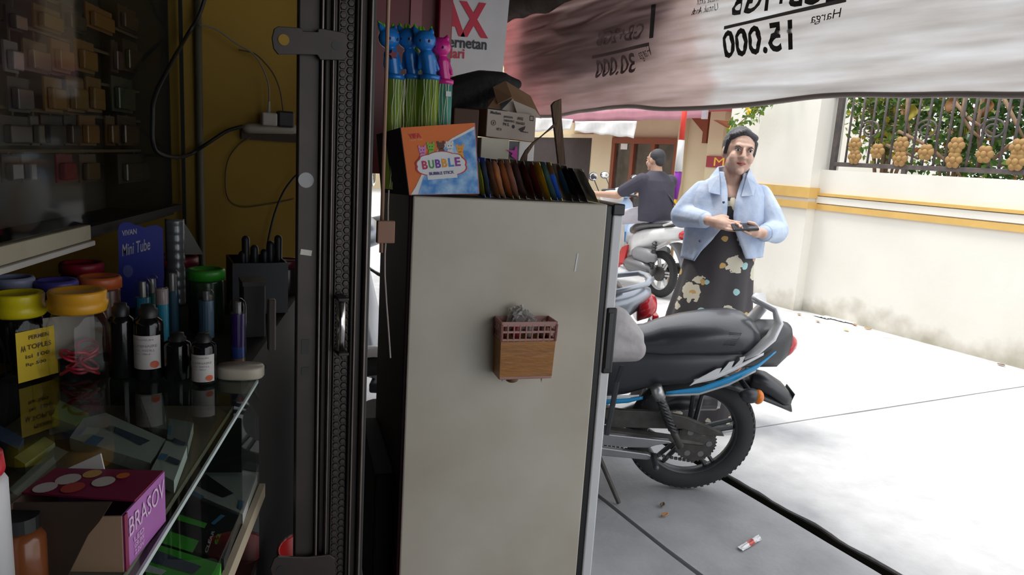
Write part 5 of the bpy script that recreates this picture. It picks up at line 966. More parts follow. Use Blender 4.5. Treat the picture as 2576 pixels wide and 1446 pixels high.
# swing arm, chain guard, sprocket, chain
for s in (1, -1):
    g = G(); g.tube([(-0.03, 0.075 * s, 0.265), (0.45, 0.085 * s, 0.31)], [0.020, 0.028], 8, flat=0.7); g.build('swing_arm', alud, mo)
    sh = G().tube([(0.196, 0.135 * s, 0.520), (0.125, 0.135 * s, 0.37)], 0.019, 12).build('shock_body', mblk, mo, smooth=True); G().tube([(0.125, 0.135 * s, 0.37), (0.072, 0.135 * s, 0.275)], 0.014, 10).build('shock_rod', alud, sh, smooth=True)
    G().tube([(0.205, 0.135 * s, 0.535), (0.183, 0.135 * s, 0.487)], 0.024, 12).build('shock_cap', alu, sh, smooth=True)
    g = G(); g.tube([V((0.182, 0.135 * s, 0.487)).lerp(V((0.110, 0.135 * s, 0.345)), k / 60) + V((0.020 * cos(k * 0.95), 0.022 * sin(k * 0.95), 0.008 * cos(k * 0.95))) for k in range(61)], 0.0055, 6); g.build('spring', mat('spring_dark', (0.05, 0.05, 0.055), 0.4, metal=0.3), sh, smooth=True)
g = plate([(0.40, 0.405), (0.16, 0.408), (0.06, 0.392), (-0.10, 0.328), (-0.11, 0.312), (-0.02, 0.312), (0.06, 0.335), (0.36, 0.325)], 0.082, 0.100); g.build('chain_guard', alud, mo, bevel=0.004)
Ry = Matrix(((1, 0, 0), (0, 0, 1), (0, -1, 0)))
g = G(); g.prism([((0.088 if k % 2 else 0.081) * cos(2 * pi * k / 72), (0.088 if k % 2 else 0.081) * sin(2 * pi * k / 72)) for k in range(72)], (0, 0.085, 0.27), X_, Z_, (0, 0.006, 0)); sp_ = g.build('sprocket', alud, mo)
for k in range(6): G().prism(circ(0.013, 10, 0.055 * cos(k * pi / 3), 0.055 * sin(k * pi / 3)), (0, 0.0915, 0.27), X_, Z_, (0, 0.001, 0)).build('sprocket_hole', mat('hole_pale', (0.16, 0.16, 0.16), 0.6), sp_)
g = G()
for (a, b) in (((0, 0.357), (0.45, 0.345)), ((0, 0.183), (0.45, 0.245))):
    for k in range(26): g.box((a[0] + (b[0] - a[0]) * k / 26, 0.088, a[1] + (b[1] - a[1]) * k / 26), (0.0125, 0.010, 0.009))
g.build('chain', alud, mo, kind='stuff')
G().lathe([(0.0001, 0.09), (0.018, 0.09), (0.018, 0.115), (0.0001, 0.118)], (0, 0, 0.27), Ry.transposed(), 6).build('axle_nut', alu, mo)
# footpeg bracket and stand
g = plate([(0.46, 0.325), (0.39, 0.315), (0.12, 0.300), (0.105, 0.290), (0.17, 0.275), (0.20, 0.262), (0.30, 0.258), (0.46, 0.27)], 0.115, 0.135); g.build('footpeg_bracket', alu, mo, bevel=0.004)
g = plate([(0.46, 0.262), (0.20, 0.238), (0.165, 0.222), (0.20, 0.210), (0.46, 0.222)], 0.12, 0.142); g.build('footpeg_bracket', alu, mo, bevel=0.004)
G().capsule((0.175, 0.13, 0.225), (0.175, 0.20, 0.215), 0.013, 0.013, 10).build('footpeg', mblk, mo, smooth=True)
G().tube([(0.42, 0.10, 0.26), (0.30, 0.19, 0.035)], [0.010, 0.009], 8).build('side_stand', alud, mo); G().tube([(0.17, 0.12, 0.22), (0.155, 0.12, 0.165)], 0.012, 8).build('stand_hook', alud, mo)
G().tube([(0.50, -0.12, 0.20), (0.25, -0.135, 0.26), (0.05, -0.14, 0.335), (-0.13, -0.145, 0.345)], [0.022, 0.03, 0.045, 0.043], 14).build('muffler', mat('muffler_black', (0.06, 0.06, 0.065), 0.35, metal=0.5), mo, smooth=True); G().tube([(-0.125, -0.145, 0.345), (-0.15, -0.145, 0.346)], [0.036, 0.028], 14).build('muffler_tip', alu, mo)
# engine, tank, fork, front
g = G(); g.loft(side_loft([(0.42, 0.24, 0.42, 0.07), (0.48, 0.20, 0.46, 0.10), (0.60, 0.18, 0.44, 0.11), (0.72, 0.20, 0.40, 0.10), (0.78, 0.24, 0.36, 0.06)], 16)); g.build('engine', alud, mo, smooth=True)
for k in range(5): G().box((0.74 + 0.02 * k, 0, 0.40 + 0.016 * k), (0.12, 0.13, 0.007), Matrix.Rotation(-0.5, 3, 'Y')).build('cooling_fin', alud, mo)
g = G(); g.loft(side_loft([(0.44, 0.64, 0.74, 0.07), (0.52, 0.62, 0.83, 0.10), (0.64, 0.62, 0.89, 0.13), (0.78, 0.66, 0.90, 0.125), (0.88, 0.70, 0.86, 0.07)], 18, 2.6)); g.build('tank', mblue, mo, smooth=True)
G().tube([(0.40, 0, 0.55), (0.62, 0, 0.58), (0.92, 0, 0.82)], 0.025, 8).build('frame', mblk, mo); G().tube([(0.92, 0, 0.80), (0.70, 0, 0.22), (0.45, 0, 0.20)], 0.020, 8).build('down_tube', mblk, mo)
for s in (1, -1): G().tube([(1.285, 0.075 * s, 0.27), (1.13, 0.075 * s, 0.56), (0.98, 0.07 * s, 0.88)], [0.022, 0.02, 0.017], 10).build('fork_leg', alu, mo, smooth=True)
g = G(); g.grid(lambda u, v: V((1.285 + 0.305 * cos(0.35 + 2.0 * u), (v - 0.5) * 0.10, 0.27 + 0.305 * sin(0.35 + 2.0 * u) - 0.02 * (2 * v - 1) ** 2)), 16, 6); g.build('front_fender', mwhite, mo, solid=0.006, smooth=True)
G().lathe([(0.0001, 0), (0.10, 0.0), (0.10, 0.004), (0.0001, 0.004)], (1.285, 0.05, 0.27), Ry.transposed(), 24).build('brake_disc', alu, mo)
g = G(); g.loft(side_loft([(0.98, 0.78, 0.90, 0.06), (1.05, 0.74, 0.92, 0.10), (1.12, 0.76, 0.90, 0.09), (1.14, 0.79, 0.87, 0.06)], 16)); g.build('headlamp', mblue, mo, smooth=True); G().ell((1.13, 0, 0.83), (0.02, 0.07, 0.05), n=14).build('headlamp_lens', mat('lamp_lens', (0.7, 0.7, 0.72), 0.1), mo, smooth=True)
G().tube([(0.84, 0.33, 0.95), (0.90, 0.22, 0.98), (0.96, 0.06, 0.95), (0.96, -0.06, 0.95), (0.90, -0.22, 0.98), (0.84, -0.33, 0.95)], 0.012, 8).build('handlebar', mblk, mo)
for s in (1, -1):
    G().capsule((0.84, 0.33 * s, 0.95), (0.88, 0.24 * s, 0.97), 0.017, 0.017, 8).build('grip', mblk, mo, smooth=True); mr_ = G().tube([(0.90, 0.24 * s, 0.98), (0.90, 0.28 * s, 1.10)], 0.005, 6).build('mirror_stem', mblk, mo); G().ell((0.90, 0.29 * s, 1.13), (0.012, 0.06, 0.035), n=12).build('mirror', mblk, mr_, smooth=True)
# grey bag hung over the front of the seat with a black strap
g = G(); g.chain([TM[mo] @ V(p) for p in ((0.50, 0.135, 0.80), (0.40, 0.14, 0.785), (0.33, 0.14, 0.735))], [0.085, 0.075, 0.055]); g.chain([TM[mo] @ V(p) for p in ((0.50, 0.15, 0.72), (0.40, 0.155, 0.71), (0.315, 0.15, 0.695))], [0.08, 0.07, 0.05])
bg_ = thing('grey_bag', 'pale grey cloth bag hung on the motorcycle beside the cooler handle', 'bag', TM[mo] @ V((0.42, 0.17, 0.63)))
g.build('sack', mat('bag_cloth', (0.46, 0.44, 0.44), 0.85, col2=(0.30, 0.28, 0.28), nscale=9, namt=0.7, bump=0.4, bscale=25), bg_, local=False, remesh=0.006, smoothit=5)
G().tube([TM[mo] @ V(p) for p in ((0.36, 0.215, 0.655), (0.362, 0.16, 0.56), (0.365, 0.145, 0.45), (0.375, 0.15, 0.32))], 0.011, 6, flat=0.3).build('strap', mblk, bg_, local=False)

# ------------------------------------------------------------------ scooters
def scooter(name, lab, loc, heading, lean, cols, tail_red=True):
    body, body2, rimm, accent = cols; f = V((cos(heading), sin(heading), 0)); l = V((-f.y, f.x, 0)); R = Matrix((f, l * cos(lean) - Z_ * sin(lean), Z_ * cos(lean) + l * sin(lean))).transposed()
    t = thing(name, lab, 'scooter', loc, R=R)
    wheel(t, 0, 0.245, 0.062, 0, rimm, rimm, 7, hubr=0.075); wheel(t, 1.22, 0.245, 0.08, 0, rimm, rimm, 5, hubr=0.05, tread=False)
    g = G(); g.loft(side_loft([(-0.40, 0.74, 0.79, 0.03), (-0.36, 0.70, 0.80, 0.07), (-0.28, 0.64, 0.785, 0.11), (-0.12, 0.60, 0.76, 0.14), (0.05, 0.53, 0.73, 0.15), (0.22, 0.45, 0.70, 0.145), (0.36, 0.36, 0.66, 0.13), (0.46, 0.30, 0.60, 0.11)], 20, 2.8)); g.build('rear_body', body, t, smooth=True)
    g = G(); g.loft(side_loft([(-0.26, 0.77, 0.80, 0.07), (-0.20, 0.755, 0.83, 0.115), (-0.05, 0.735, 0.815, 0.135), (0.12, 0.71, 0.785, 0.135), (0.24, 0.68, 0.775, 0.125), (0.40, 0.64, 0.735, 0.105), (0.50, 0.61, 0.69, 0.07)], 20, 3)); g.build('seat', seatm, t, smooth=True)
    g = G(); g.tube([(-0.12, 0.125, 0.765), (-0.26, 0.13, 0.81), (-0.36, 0.10, 0.835), (-0.385, 0.04, 0.84), (-0.385, -0.04, 0.84), (-0.36, -0.10, 0.835), (-0.26, -0.13, 0.81), (-0.12, -0.125, 0.765)], 0.018, 8, flat=0.7); g.build('grab_rail', body, t, smooth=True)
    tl = G(); tl.loft(side_loft([(-0.425, 0.68, 0.755, 0.07), (-0.40, 0.66, 0.765, 0.10), (-0.34, 0.64, 0.74, 0.115)], 14)); tl = tl.build('tail_light', redl, t, smooth=True)
    G().box((-0.43, 0, 0.655), (0.03, 0.10, 0.035)).build('reflector', redl, tl, bevel=0.005)
    pl = G().box((-0.44, 0, 0.585), (0.012, 0.27, 0.105), Matrix.Rotation(-0.25, 3, 'Y')).build('number_plate', mat('plate_slate', (0.10, 0.11, 0.12), 0.5), t, bevel=0.003)
    Rp = Matrix.Rotation(-0.25, 3, 'Y')
    for s, z, h_, w_ in (('AA 6P0 44', 0.012, 0.05, 0.23), ('08-27', -0.04, 0.028, 0.10)): letter(pl, s, V((-0.4475, 0, 0.585)) + Rp @ V((0, w_ / 2, z)), V((0, -w_, 0)), Rp @ V((0, 0, h_)), wstk, bold=0.02)
    g = G(); g.grid(lambda u, v: V((-0.20 - 0.22 * u, (v - 0.5) * 0.20 * (1 - 0.15 * u), 0.60 - 0.05 * u - 0.22 * u * u - 0.02 * (2 * v - 1) ** 2)), 10, 6); g.build('mudguard', mat('guard_grey', (0.14, 0.145, 0.155), 0.5), t, solid=0.01, smooth=True)
    g = G(); g.tube([(0.0, 0.12, 0.27), (0.12, 0.13, 0.29), (0.34, 0.13, 0.30), (0.46, 0.10, 0.30)], [0.06, 0.08, 0.085, 0.05], 14); en = g.build('engine_case', mat('engine_grey', (0.17, 0.17, 0.175), 0.4, metal=0.4), t, smooth=True)
    G().loft(side_loft([(-0.05, 0.38, 0.46, 0.03, 0.14), (0.06, 0.35, 0.50, 0.05, 0.14), (0.25, 0.36, 0.50, 0.05, 0.14), (0.32, 0.40, 0.46, 0.02, 0.14)], 14)).build('air_box', mat('airbox_grey', (0.24, 0.24, 0.25), 0.5), t, smooth=True)
    for k in range(4): G().lathe([(0.0001, 0), (0.018, 0), (0.018, 0.012), (0.0001, 0.012)], (0.0 + 0.13 * (k % 4) - 0.02, 0.20, 0.27 + 0.02 * (k % 2)), Ry.transposed(), 8).build('case_bolt', alud, en)
    G().tube([(-0.02, 0.135, 0.58), (0.0, 0.135, 0.30)], 0.022, 10).build('shock_absorber', mblk, t, smooth=True)
    g = G(); g.tube([V((-0.02, 0.135, 0.57)).lerp(V((0, 0.135, 0.34)), k / 50) + V((0.028 * cos(k), 0.028 * sin(k), 0)) for k in range(51)], 0.005, 5); g.build('spring', mblk, t)
    G().tube([(0.40, -0.13, 0.22), (0.15, -0.15, 0.27), (-0.22, -0.16, 0.34)], [0.03, 0.055, 0.06], 12).build('muffler', mblk, t, smooth=True)
    G().loft([[V((x, y, z)) for y in (-0.16, 0.16) for z in ((0.25, 0.30) if y < 0 else (0.30, 0.25))] for x in (0.44, 0.88)]).build('footboard', body2, t, bevel=0.01)
    g = plate([(0.44, 0.27), (0.50, 0.25), (0.60, 0.20), (0.66, 0.22), (0.58, 0.30), (0.50, 0.46), (0.40, 0.50)], 0.13, 0.16); g.build('side_skirt', accent, t, bevel=0.008)
    g = G(); g.loft(side_loft([(0.86, 0.28, 0.50, 0.15), (0.93, 0.30, 0.80, 0.19), (1.00, 0.36, 0.92, 0.18), (1.10, 0.46, 0.84, 0.14), (1.20, 0.52, 0.72, 0.08)], 18, 2.8)); g.build('leg_shield', body, t, smooth=True)
    g = G(); g.loft(side_loft([(0.86, 0.93, 1.00, 0.08), (0.93, 0.90, 1.05, 0.14), (1.02, 0.90, 1.04, 0.13), (1.08, 0.93, 1.00, 0.07)], 16)); g.build('handlebar_cowl', body, t, smooth=True); G().ell((1.07, 0, 0.965), (0.03, 0.09, 0.04), n=12).build('headlamp', mat('lamp_lens', (0.7, 0.7, 0.72), 0.1), t, smooth=True)
    g = G(); g.grid(lambda u, v: V((1.22 + 0.275 * cos(0.1 + 2.4 * u), (v - 0.5) * 0.13, 0.245 + 0.275 * sin(0.1 + 2.4 * u) - 0.02 * (2 * v - 1) ** 2)), 14, 6); g.build('front_fender', body, t, solid=0.008, smooth=True)
    for s in (1, -1):
        G().tube([(1.22, 0.07 * s, 0.245), (1.08, 0.06 * s, 0.62)], 0.018, 8).build('fork_leg', alud, t); G().capsule((0.95, 0.13 * s, 1.0), (0.88, 0.33 * s, 0.99), 0.016, 0.018, 8).build('grip', mblk, t, smooth=True)
        st = G().tube([(0.95, 0.20 * s, 1.02), (0.97, 0.27 * s, 1.16)], 0.006, 6).build('mirror_stem', mblk, t); G().ell((0.96, 0.29 * s, 1.19), (0.012, 0.065, 0.05), n=14).build('mirror', mblk, st, smooth=True); G().ell((0.948, 0.29 * s, 1.19), (0.004, 0.055, 0.042), n=14).build('mirror_glass', mat('mirror_glass', (0.85, 0.87, 0.9), 0.05, metal=1.0), st, smooth=True)
    return t
sw = mat('scooter_white', (0.78, 0.78, 0.77), 0.25, coat=0.5); sred = mat('scooter_red', (0.55, 0.03, 0.03), 0.3); sgrey = mat('scooter_silver', (0.42, 0.45, 0.50), 0.3, metal=0.4); sdark = mat('scooter_dark', (0.03, 0.035, 0.045), 0.4); sblue = mat('scooter_blue', (0.10, 0.30, 0.60), 0.3)
MH = radians(91); ML = V((4.81, 5.84, 0.0))
s1 = scooter('scooter', 'white scooter ridden by the man in the dark shirt', ML, MH, 0, (sw, sw, mat('rim_white', (0.72, 0.72, 0.72), 0.4), sred))

p = at(1640, 712, Z=0.80); H2 = math.atan2(0.445, -0.895); f2 = V((cos(H2), sin(H2), 0))
scooter('scooter', 'silver and black scooter parked between the motorcycle and the walking woman', V((p.x, p.y, 0)) + f2 * 0.42, H2, radians(5), (sgrey, sdark, sdark, sred))
scooter('scooter', 'pale blue scooter parked farthest away, behind the white one', V((5.55, 7.05, 0)), radians(75), 0, (mat('scooter_paleblue', (0.45, 0.58, 0.78), 0.3, coat=0.4), sblue, sdark, sblue))
# ------------------------------------------------------------------ walking woman
skin = mat('skin_w', (0.62, 0.41, 0.32), 0.5, col2=(0.56, 0.34, 0.26), nscale=12); skin2 = mat('skin_m', (0.50, 0.29, 0.20), 0.5); hair = mat('hair_dark', (0.035, 0.032, 0.038), 0.45, nscale=60, bump=0.4, bscale=120, stretch=(1, 0.2, 1)); lip = mat('lips', (0.42, 0.12, 0.11), 0.4); eyew = mat('eye_white', (0.65, 0.62, 0.6), 0.3); eyed = mat('eye_dark', (0.02, 0.012, 0.01), 0.2)
denim = mat('denim', (0.60, 0.68, 0.80), 0.85, col2=(0.34, 0.43, 0.62), nscale=11, namt=0.9, bump=0.5, bscale=18)  # mottled denim; the darker tone also stands for shaded folds
def dressmat():
    m = mat('dress_floral', (0.055, 0.05, 0.055), 0.8, nscale=20); nt = m.node_tree; N, L = nt.nodes, nt.links; b = N['Principled BSDF']; src = b.inputs['Base Color'].links[0].from_socket
    tc = N.new('ShaderNodeTexCoord'); last = src
    def spots(scale, rad, c1, c2, dist, off):
        nonlocal last
        mp = N.new('ShaderNodeMapping'); mp.inputs['Location'].default_value = (off, off * 0.7, off * 1.3); mp.inputs['Scale'].default_value = (1, 0.45, 1); L.new(tc.outputs['Object'], mp.inputs[0])
        nz = N.new('ShaderNodeTexNoise'); nz.inputs['Scale'].default_value = 30; L.new(mp.outputs[0], nz.inputs['Vector'])
        ad = N.new('ShaderNodeMix'); ad.data_type = 'RGBA'; ad.blend_type = 'LINEAR_LIGHT'; ad.inputs[0].default_value = dist; L.new(mp.outputs[0], ad.inputs[6]); L.new(nz.outputs['Color'], ad.inputs[7])
        vo = N.new('ShaderNodeTexVoronoi'); vo.inputs['Scale'].default_value = scale; vo.inputs['Randomness'].default_value = 0.75; L.new(ad.outputs[2], vo.inputs['Vector'])
        lt = N.new('ShaderNodeMath'); lt.operation = 'LESS_THAN'; lt.inputs[1].default_value = rad; L.new(vo.outputs['Distance'], lt.inputs[0])
        inn = N.new('ShaderNodeMath'); inn.operation = 'LESS_THAN'; inn.inputs[1].default_value = rad * 0.42; L.new(vo.outputs['Distance'], inn.inputs[0])
        c = N.new('ShaderNodeMix'); c.data_type = 'RGBA'; c.inputs[6].default_value = (*c1, 1); c.inputs[7].default_value = (*c2, 1); L.new(inn.outputs[0], c.inputs[0])
        mx = N.new('ShaderNodeMix'); mx.data_type = 'RGBA'; L.new(lt.outputs[0], mx.inputs[0]); L.new(last, mx.inputs[6]); L.new(c.outputs[2], mx.inputs[7]); last = mx.outputs[2]
    spots(6.5, 0.34, (0.62, 0.58, 0.46), (0.55, 0.33, 0.12), 0.035, 0.0); spots(8.0, 0.13, (0.55, 0.36, 0.12), (0.55, 0.36, 0.12), 0.01, 3.3); spots(7.0, 0.12, (0.35, 0.58, 0.58), (0.35, 0.58, 0.58), 0.01, 7.7)
    L.new(last, b.inputs['Base Color']); return m
dressm = dressmat()
WP = V((2.74, 2.83, 0)); ex = V((0.718, -0.696, 0)).normalized()
wo = thing('person', 'woman in a pale denim jacket and long dark floral dress, walking with a phone', 'person', WP, R=basis(ex))
HC = V((0.018, -0.005, 1.447)); HR = Matrix.Rotation(radians(14), 3, 'Z') @ Matrix.Rotation(radians(4), 3, 'Y') @ Matrix.Diagonal((1.0, 1.06, 1.08))
def hp_(x, y, z): return HC + HR @ V((x, y, z))
def head(g, hp_, HR, s=1.0):
    g.ell(hp_(0, 0.012 * s, 0.022 * s), (0.074 * s, 0.092 * s, 0.090 * s), HR, 20); g.ell(hp_(0, -0.018 * s, -0.048 * s), (0.064 * s, 0.066 * s, 0.060 * s), HR, 18)
    g.capsule(hp_(0, -0.084 * s, 0.012 * s), hp_(0, -0.098 * s, -0.024 * s), 0.008 * s, 0.0135 * s, 10); g.capsule(hp_(-0.013 * s, -0.086 * s, -0.026 * s), hp_(0.013 * s, -0.086 * s, -0.026 * s), 0.010 * s, 0.010 * s, 8)
    g.capsule(hp_(-0.034 * s, -0.074 * s, 0.026 * s), hp_(0.034 * s, -0.074 * s, 0.026 * s), 0.012 * s, 0.012 * s, 8); g.ell(hp_(0, -0.070 * s, -0.090 * s), (0.024 * s, 0.020 * s, 0.018 * s), HR, 10)
    for sx in (-1, 1): g.ell(hp_(0.036 * sx * s, -0.056 * s, -0.030 * s), (0.028 * s, 0.028 * s, 0.030 * s), HR, 10); g.ell(hp_(0.076 * sx * s, 0.012 * s, -0.008 * s), (0.010 * s, 0.018 * s, 0.030 * s), HR, 10)
def fingers(g, base_, dirv, side, up, L=(0.072, 0.080, 0.075, 0.058), curl=0.3, spread=0.016, r=0.0085):
    for i, l in enumerate(L):
        b = base_ + side * spread * (i - 1.5); d = dirv.copy(); p = b
        for j, fr_ in enumerate((0.45, 0.32, 0.23)):
            d = (d - up * (curl * (0.5 + 0.5 * j))).normalized(); q = p + d * l * fr_; g.capsule(p, q, r * (1 - 0.1 * j), r * (0.93 - 0.1 * j), 8); p = q
g = G(); head(g, hp_, HR); g.capsule((0, 0.02, 1.22), (0, 0.012, 1.38), 0.062, 0.050)
g.capsule((-0.12, 0.03, 1.232), (0.12, 0.03, 1.232), 0.046, 0.046); g.ell((0, 0.02, 1.14), (0.15, 0.095, 0.17), n=18); g.ell((0, 0.03, 0.92), (0.165, 0.11, 0.17), n=18)
for sx, ft_ in ((-1, -0.10), (1, 0.12)): g.capsule((0.08 * sx, 0.03, 0.88), (0.085 * sx, ft_ * 0.5, 0.48), 0.08, 0.055); g.capsule((0.085 * sx, ft_ * 0.5, 0.48), (0.08 * sx, ft_ + 0.05, 0.09), 0.052, 0.035); g.capsule((0.08 * sx, ft_ + 0.05, 0.055), (0.085 * sx, ft_ - 0.10, 0.03), 0.034, 0.026)
LS, LE, LW = V((-0.150, 0.03, 1.235)), V((-0.235, 0.0, 1.10)), V((-0.095, -0.165, 1.095)); RS, RE, RW = V((0.150, 0.03, 1.235)), V((0.245, 0.01, 1.06)), V((0.175, -0.155, 1.052))
g.chain([LS, LE, LW], [0.038, 0.036, 0.027]); g.chain([RS, RE, RW], [0.038, 0.036, 0.027])
# her right hand (image left): open, pointing across
dl = V((0.97, -0.18, -0.14)).normalized(); sl = V((0, -0.55, -0.83)).normalized(); ul = dl.cross(sl)
pc = LW + dl * 0.045; g.capsule(LW, pc, 0.024, 0.030); g.capsule(pc, pc + dl * 0.03, 0.029, 0.026); g.capsule(pc + sl * 0.015, pc + sl * 0.015 + dl * 0.03, 0.02, 0.018); g.capsule(pc - sl * 0.018, pc - sl * 0.018 + dl * 0.03, 0.02, 0.018)
fingers(g, pc + dl * 0.045, dl, sl, ul, curl=0.12, spread=0.0175); g.chain([pc - sl * 0.022 - dl * 0.01, pc - sl * 0.042 + dl * 0.022, pc - sl * 0.044 + dl * 0.050], [0.014, 0.011, 0.009])
# her left hand (image right): palm up, fingers closing round the phone
dr = V((-0.90, -0.38, 0.10)).normalized(); sr_ = V((0.35, -0.85, -0.1)).normalized(); ur = V((0, 0, 1)); pr2 = RW + dr * 0.040
g.capsule(RW, pr2, 0.024, 0.028); g.capsule(pr2 + sr_ * 0.012, pr2 + sr_ * 0.012 + dr * 0.028, 0.022, 0.020); g.capsule(pr2 - sr_ * 0.016, pr2 - sr_ * 0.016 + dr * 0.028, 0.020, 0.018)
fingers(g, pr2 + dr * 0.040 - V((0, 0, 0.008)), dr, sr_, -ur, curl=0.45, spread=0.0165); g.chain([pr2 + V((0.01, 0.012, 0.012)), pr2 + V((-0.01, -0.006, 0.040)), pr2 + V((-0.038, -0.012, 0.046))], [0.014, 0.011, 0.009])
g.build('body', skin, wo, remesh=0.0045, smoothit=3)
for sx in (-1, 1):
    e = G().ell(hp_(0.031 * sx, -0.0785, 0.006), (0.0125, 0.009, 0.0075), HR, 12).build('eye', eyew, wo, smooth=True); G().ell(hp_(0.031 * sx + 0.001, -0.0865, 0.006), (0.0058, 0.003, 0.0058), HR, 10).build('iris', eyed, e, smooth=True)
    G().tube([hp_(0.018 * sx, -0.089, 0.018), hp_(0.031 * sx, -0.090, 0.0235), hp_(0.048 * sx, -0.080, 0.018)], [0.0022, 0.003, 0.0015], 6).build('eyebrow', hair, wo, smooth=True); G().tube([hp_(0.018 * sx, -0.085, 0.009), hp_(0.031 * sx, -0.0885, 0.0145), hp_(0.045 * sx, -0.080, 0.009)], 0.0016, 6).build('eyelid', hair, wo, smooth=True)
g = G(); g.tube([hp_(-0.024, -0.078, -0.054), hp_(-0.010, -0.0865, -0.0505), hp_(0, -0.0875, -0.0525), hp_(0.010, -0.0865, -0.0505), hp_(0.024, -0.078, -0.054)], [0.001, 0.0045, 0.0042, 0.0045, 0.001], 8); g.build('upper_lip', lip, wo, smooth=True)
G().tube([hp_(-0.022, -0.078, -0.056), hp_(0, -0.087, -0.0605), hp_(0.022, -0.078, -0.056)], [0.001, 0.0055, 0.001], 8).build('lower_lip', lip, wo, smooth=True)
g = G(); g.ell(hp_(0, 0.030, 0.030), (0.083, 0.092, 0.094), HR, 22); g.ell(hp_(0, 0.115, 0.035), (0.042, 0.035, 0.042), HR, 14)
for sx in (-1, 1): g.capsule(hp_(0.068 * sx, -0.018, 0.045), hp_(0.075 * sx, -0.006, -0.012), 0.016, 0.008, 8)
g.capsule(hp_(-0.055, -0.036, 0.070), hp_(0.0, -0.052, 0.092), 0.020, 0.020, 8); g.capsule(hp_(0.0, -0.052, 0.092), hp_(0.055, -0.036, 0.070), 0.020, 0.020, 8); g.build('hair', hair, wo, remesh=0.005, smoothit=4)
# dress
def ring(cx, cy, z, rx, ry, amp=0.0, k=7, ph=0.0, n=72): return [V((cx + (rx * (1 + amp * cos(k * a + ph))) * cos(a), cy + (ry * (1 + amp * cos(k * a + ph))) * sin(a), z + 0.0)) for a in [2 * pi * i / n for i in range(n)]]
g = G(); g.loft([ring(-0.10, 0.0, 0.05, 0.30, 0.26, 0.10, 8, 0.9), ring(-0.075, 0.0, 0.25, 0.265, 0.225, 0.085, 8, 0.7), ring(-0.045, 0.0, 0.50, 0.225, 0.19, 0.06, 8, 0.5), ring(-0.03, 0.01, 0.72, 0.195, 0.16, 0.035, 8, 0.3), ring(-0.02, 0.02, 0.92, 0.172, 0.135, 0.015, 8), ring(-0.008, 0.02, 1.05, 0.150, 0.110), ring(0, 0.02, 1.15, 0.150, 0.105), ring(0, 0.02, 1.215, 0.13, 0.085)]); g.build('dress', dressm, wo, smooth=True)
# open denim jacket
Zj = [0.905, 0.95, 1.0, 1.06, 1.12, 1.18, 1.235, 1.278, 1.31, 1.34]; RX = [0.205, 0.205, 0.203, 0.200, 0.196, 0.192, 0.182, 0.150, 0.105, 0.075]; RYj = [0.165, 0.160, 0.150, 0.145, 0.142, 0.135, 0.115, 0.095, 0.078, 0.066]; XL = [-0.13, -0.10, -0.055, -0.015, 0.0, -0.004, -0.012, -0.024, -0.036, -0.046]; XR = [0.115, 0.10, 0.075, 0.045, 0.032, 0.030, 0.034, 0.040, 0.046, 0.050]
def jk(u, v):
    t = v * (len(Zj) - 1); i = min(int(t), len(Zj) - 2); k = t - i; L2 = lambda A: A[i] + (A[i + 1] - A[i]) * k
    z, rx, ry, xl, xr = L2(Zj), L2(RX), L2(RYj), L2(XL), L2(XR); a0 = math.asin(max(-0.98, min(0.98, xr / rx))); a1 = 2 * pi + math.asin(max(-0.98, min(0.98, xl / rx))); a = a0 + (a1 - a0) * u
    w_ = 0.012 * noise.noise(V((sin(a) * 4, cos(a) * 4, z * 6))) + 0.006 * noise.noise(V((sin(a) * 12, cos(a) * 12, z * 10))); zz = z - (0.03 * max(0, 1 - v * 4)) * (1 if a > pi else -0.3)
    return V(((rx + w_) * sin(a) - 0.012 * (1 - v), 0.02 - (ry + w_) * cos(a), zz))
g = G(); g.grid(jk, 56, 40); ja_ = g.build('jacket', denim, wo, solid=0.008, smooth=True)
for S, E, W_, nm in ((LS, LE, LW, 'left'), (RS, RE, RW, 'right')):
    d = (W_ - E).normalized(); g = G(); g.chain([S, S.lerp(E, 0.5), E, E.lerp(W_, 0.82)], [0.056, 0.066, 0.064, 0.046]); g.ell(E + V((0, 0, -0.02)), (0.056, 0.055, 0.05), n=12); g.build('sleeve', denim, wo, remesh=0.007, smoothit=4)
    G().tube([E.lerp(W_, 0.72), E.lerp(W_, 0.92)], [0.046, 0.043], 14).build('cuff', denim, ja_, smooth=True)
for sx in (-1, 1):
    g = G(); g.add([V((0.035 * sx, 0.085, 1.375)), V((0.078 * sx, 0.01, 1.365)), V((0.066 * sx, -0.06, 1.325)), V((0.052 * sx, -0.105, 1.225)), V((0.108 * sx, -0.105, 1.232)), V((0.120 * sx, -0.06, 1.290)), V((0.112 * sx, 0.02, 1.312)), V((0.05 * sx, 0.11, 1.32))], [(0, 1, 6, 7), (1, 2, 5, 6), (2, 3, 4, 5)]); g.build('collar', denim, ja_, solid=0.006)
for x, z in ((-0.03, 1.19), (-0.125, 0.985), (-0.035, 1.10)): G().ell((x, -0.128 - (0.02 if z < 1.15 else 0), z), (0.007, 0.004, 0.007), n=10).build('button', mat('button', (0.10, 0.12, 0.2), 0.4, metal=0.5), ja_, smooth=True)
phn = thing('phone', 'black phone held in the walking woman\'s hand', 'phone', TM[wo] @ V((0.085, -0.195, 1.072)), R=(TM[wo].to_3x3() @ basis(V((1, 0.3, 0.10)).normalized()) @ Matrix.Rotation(radians(24), 3, 'X')))
G().box((0, 0, 0.008), (0.125, 0.062, 0.012)).build('case', mat('phone_black', (0.015, 0.015, 0.018), 0.3), phn, bevel=0.004); G().box((0, 0, 0.0146), (0.115, 0.054, 0.001)).build('screen', mat('phone_screen', (0.05, 0.05, 0.06), 0.08), phn)
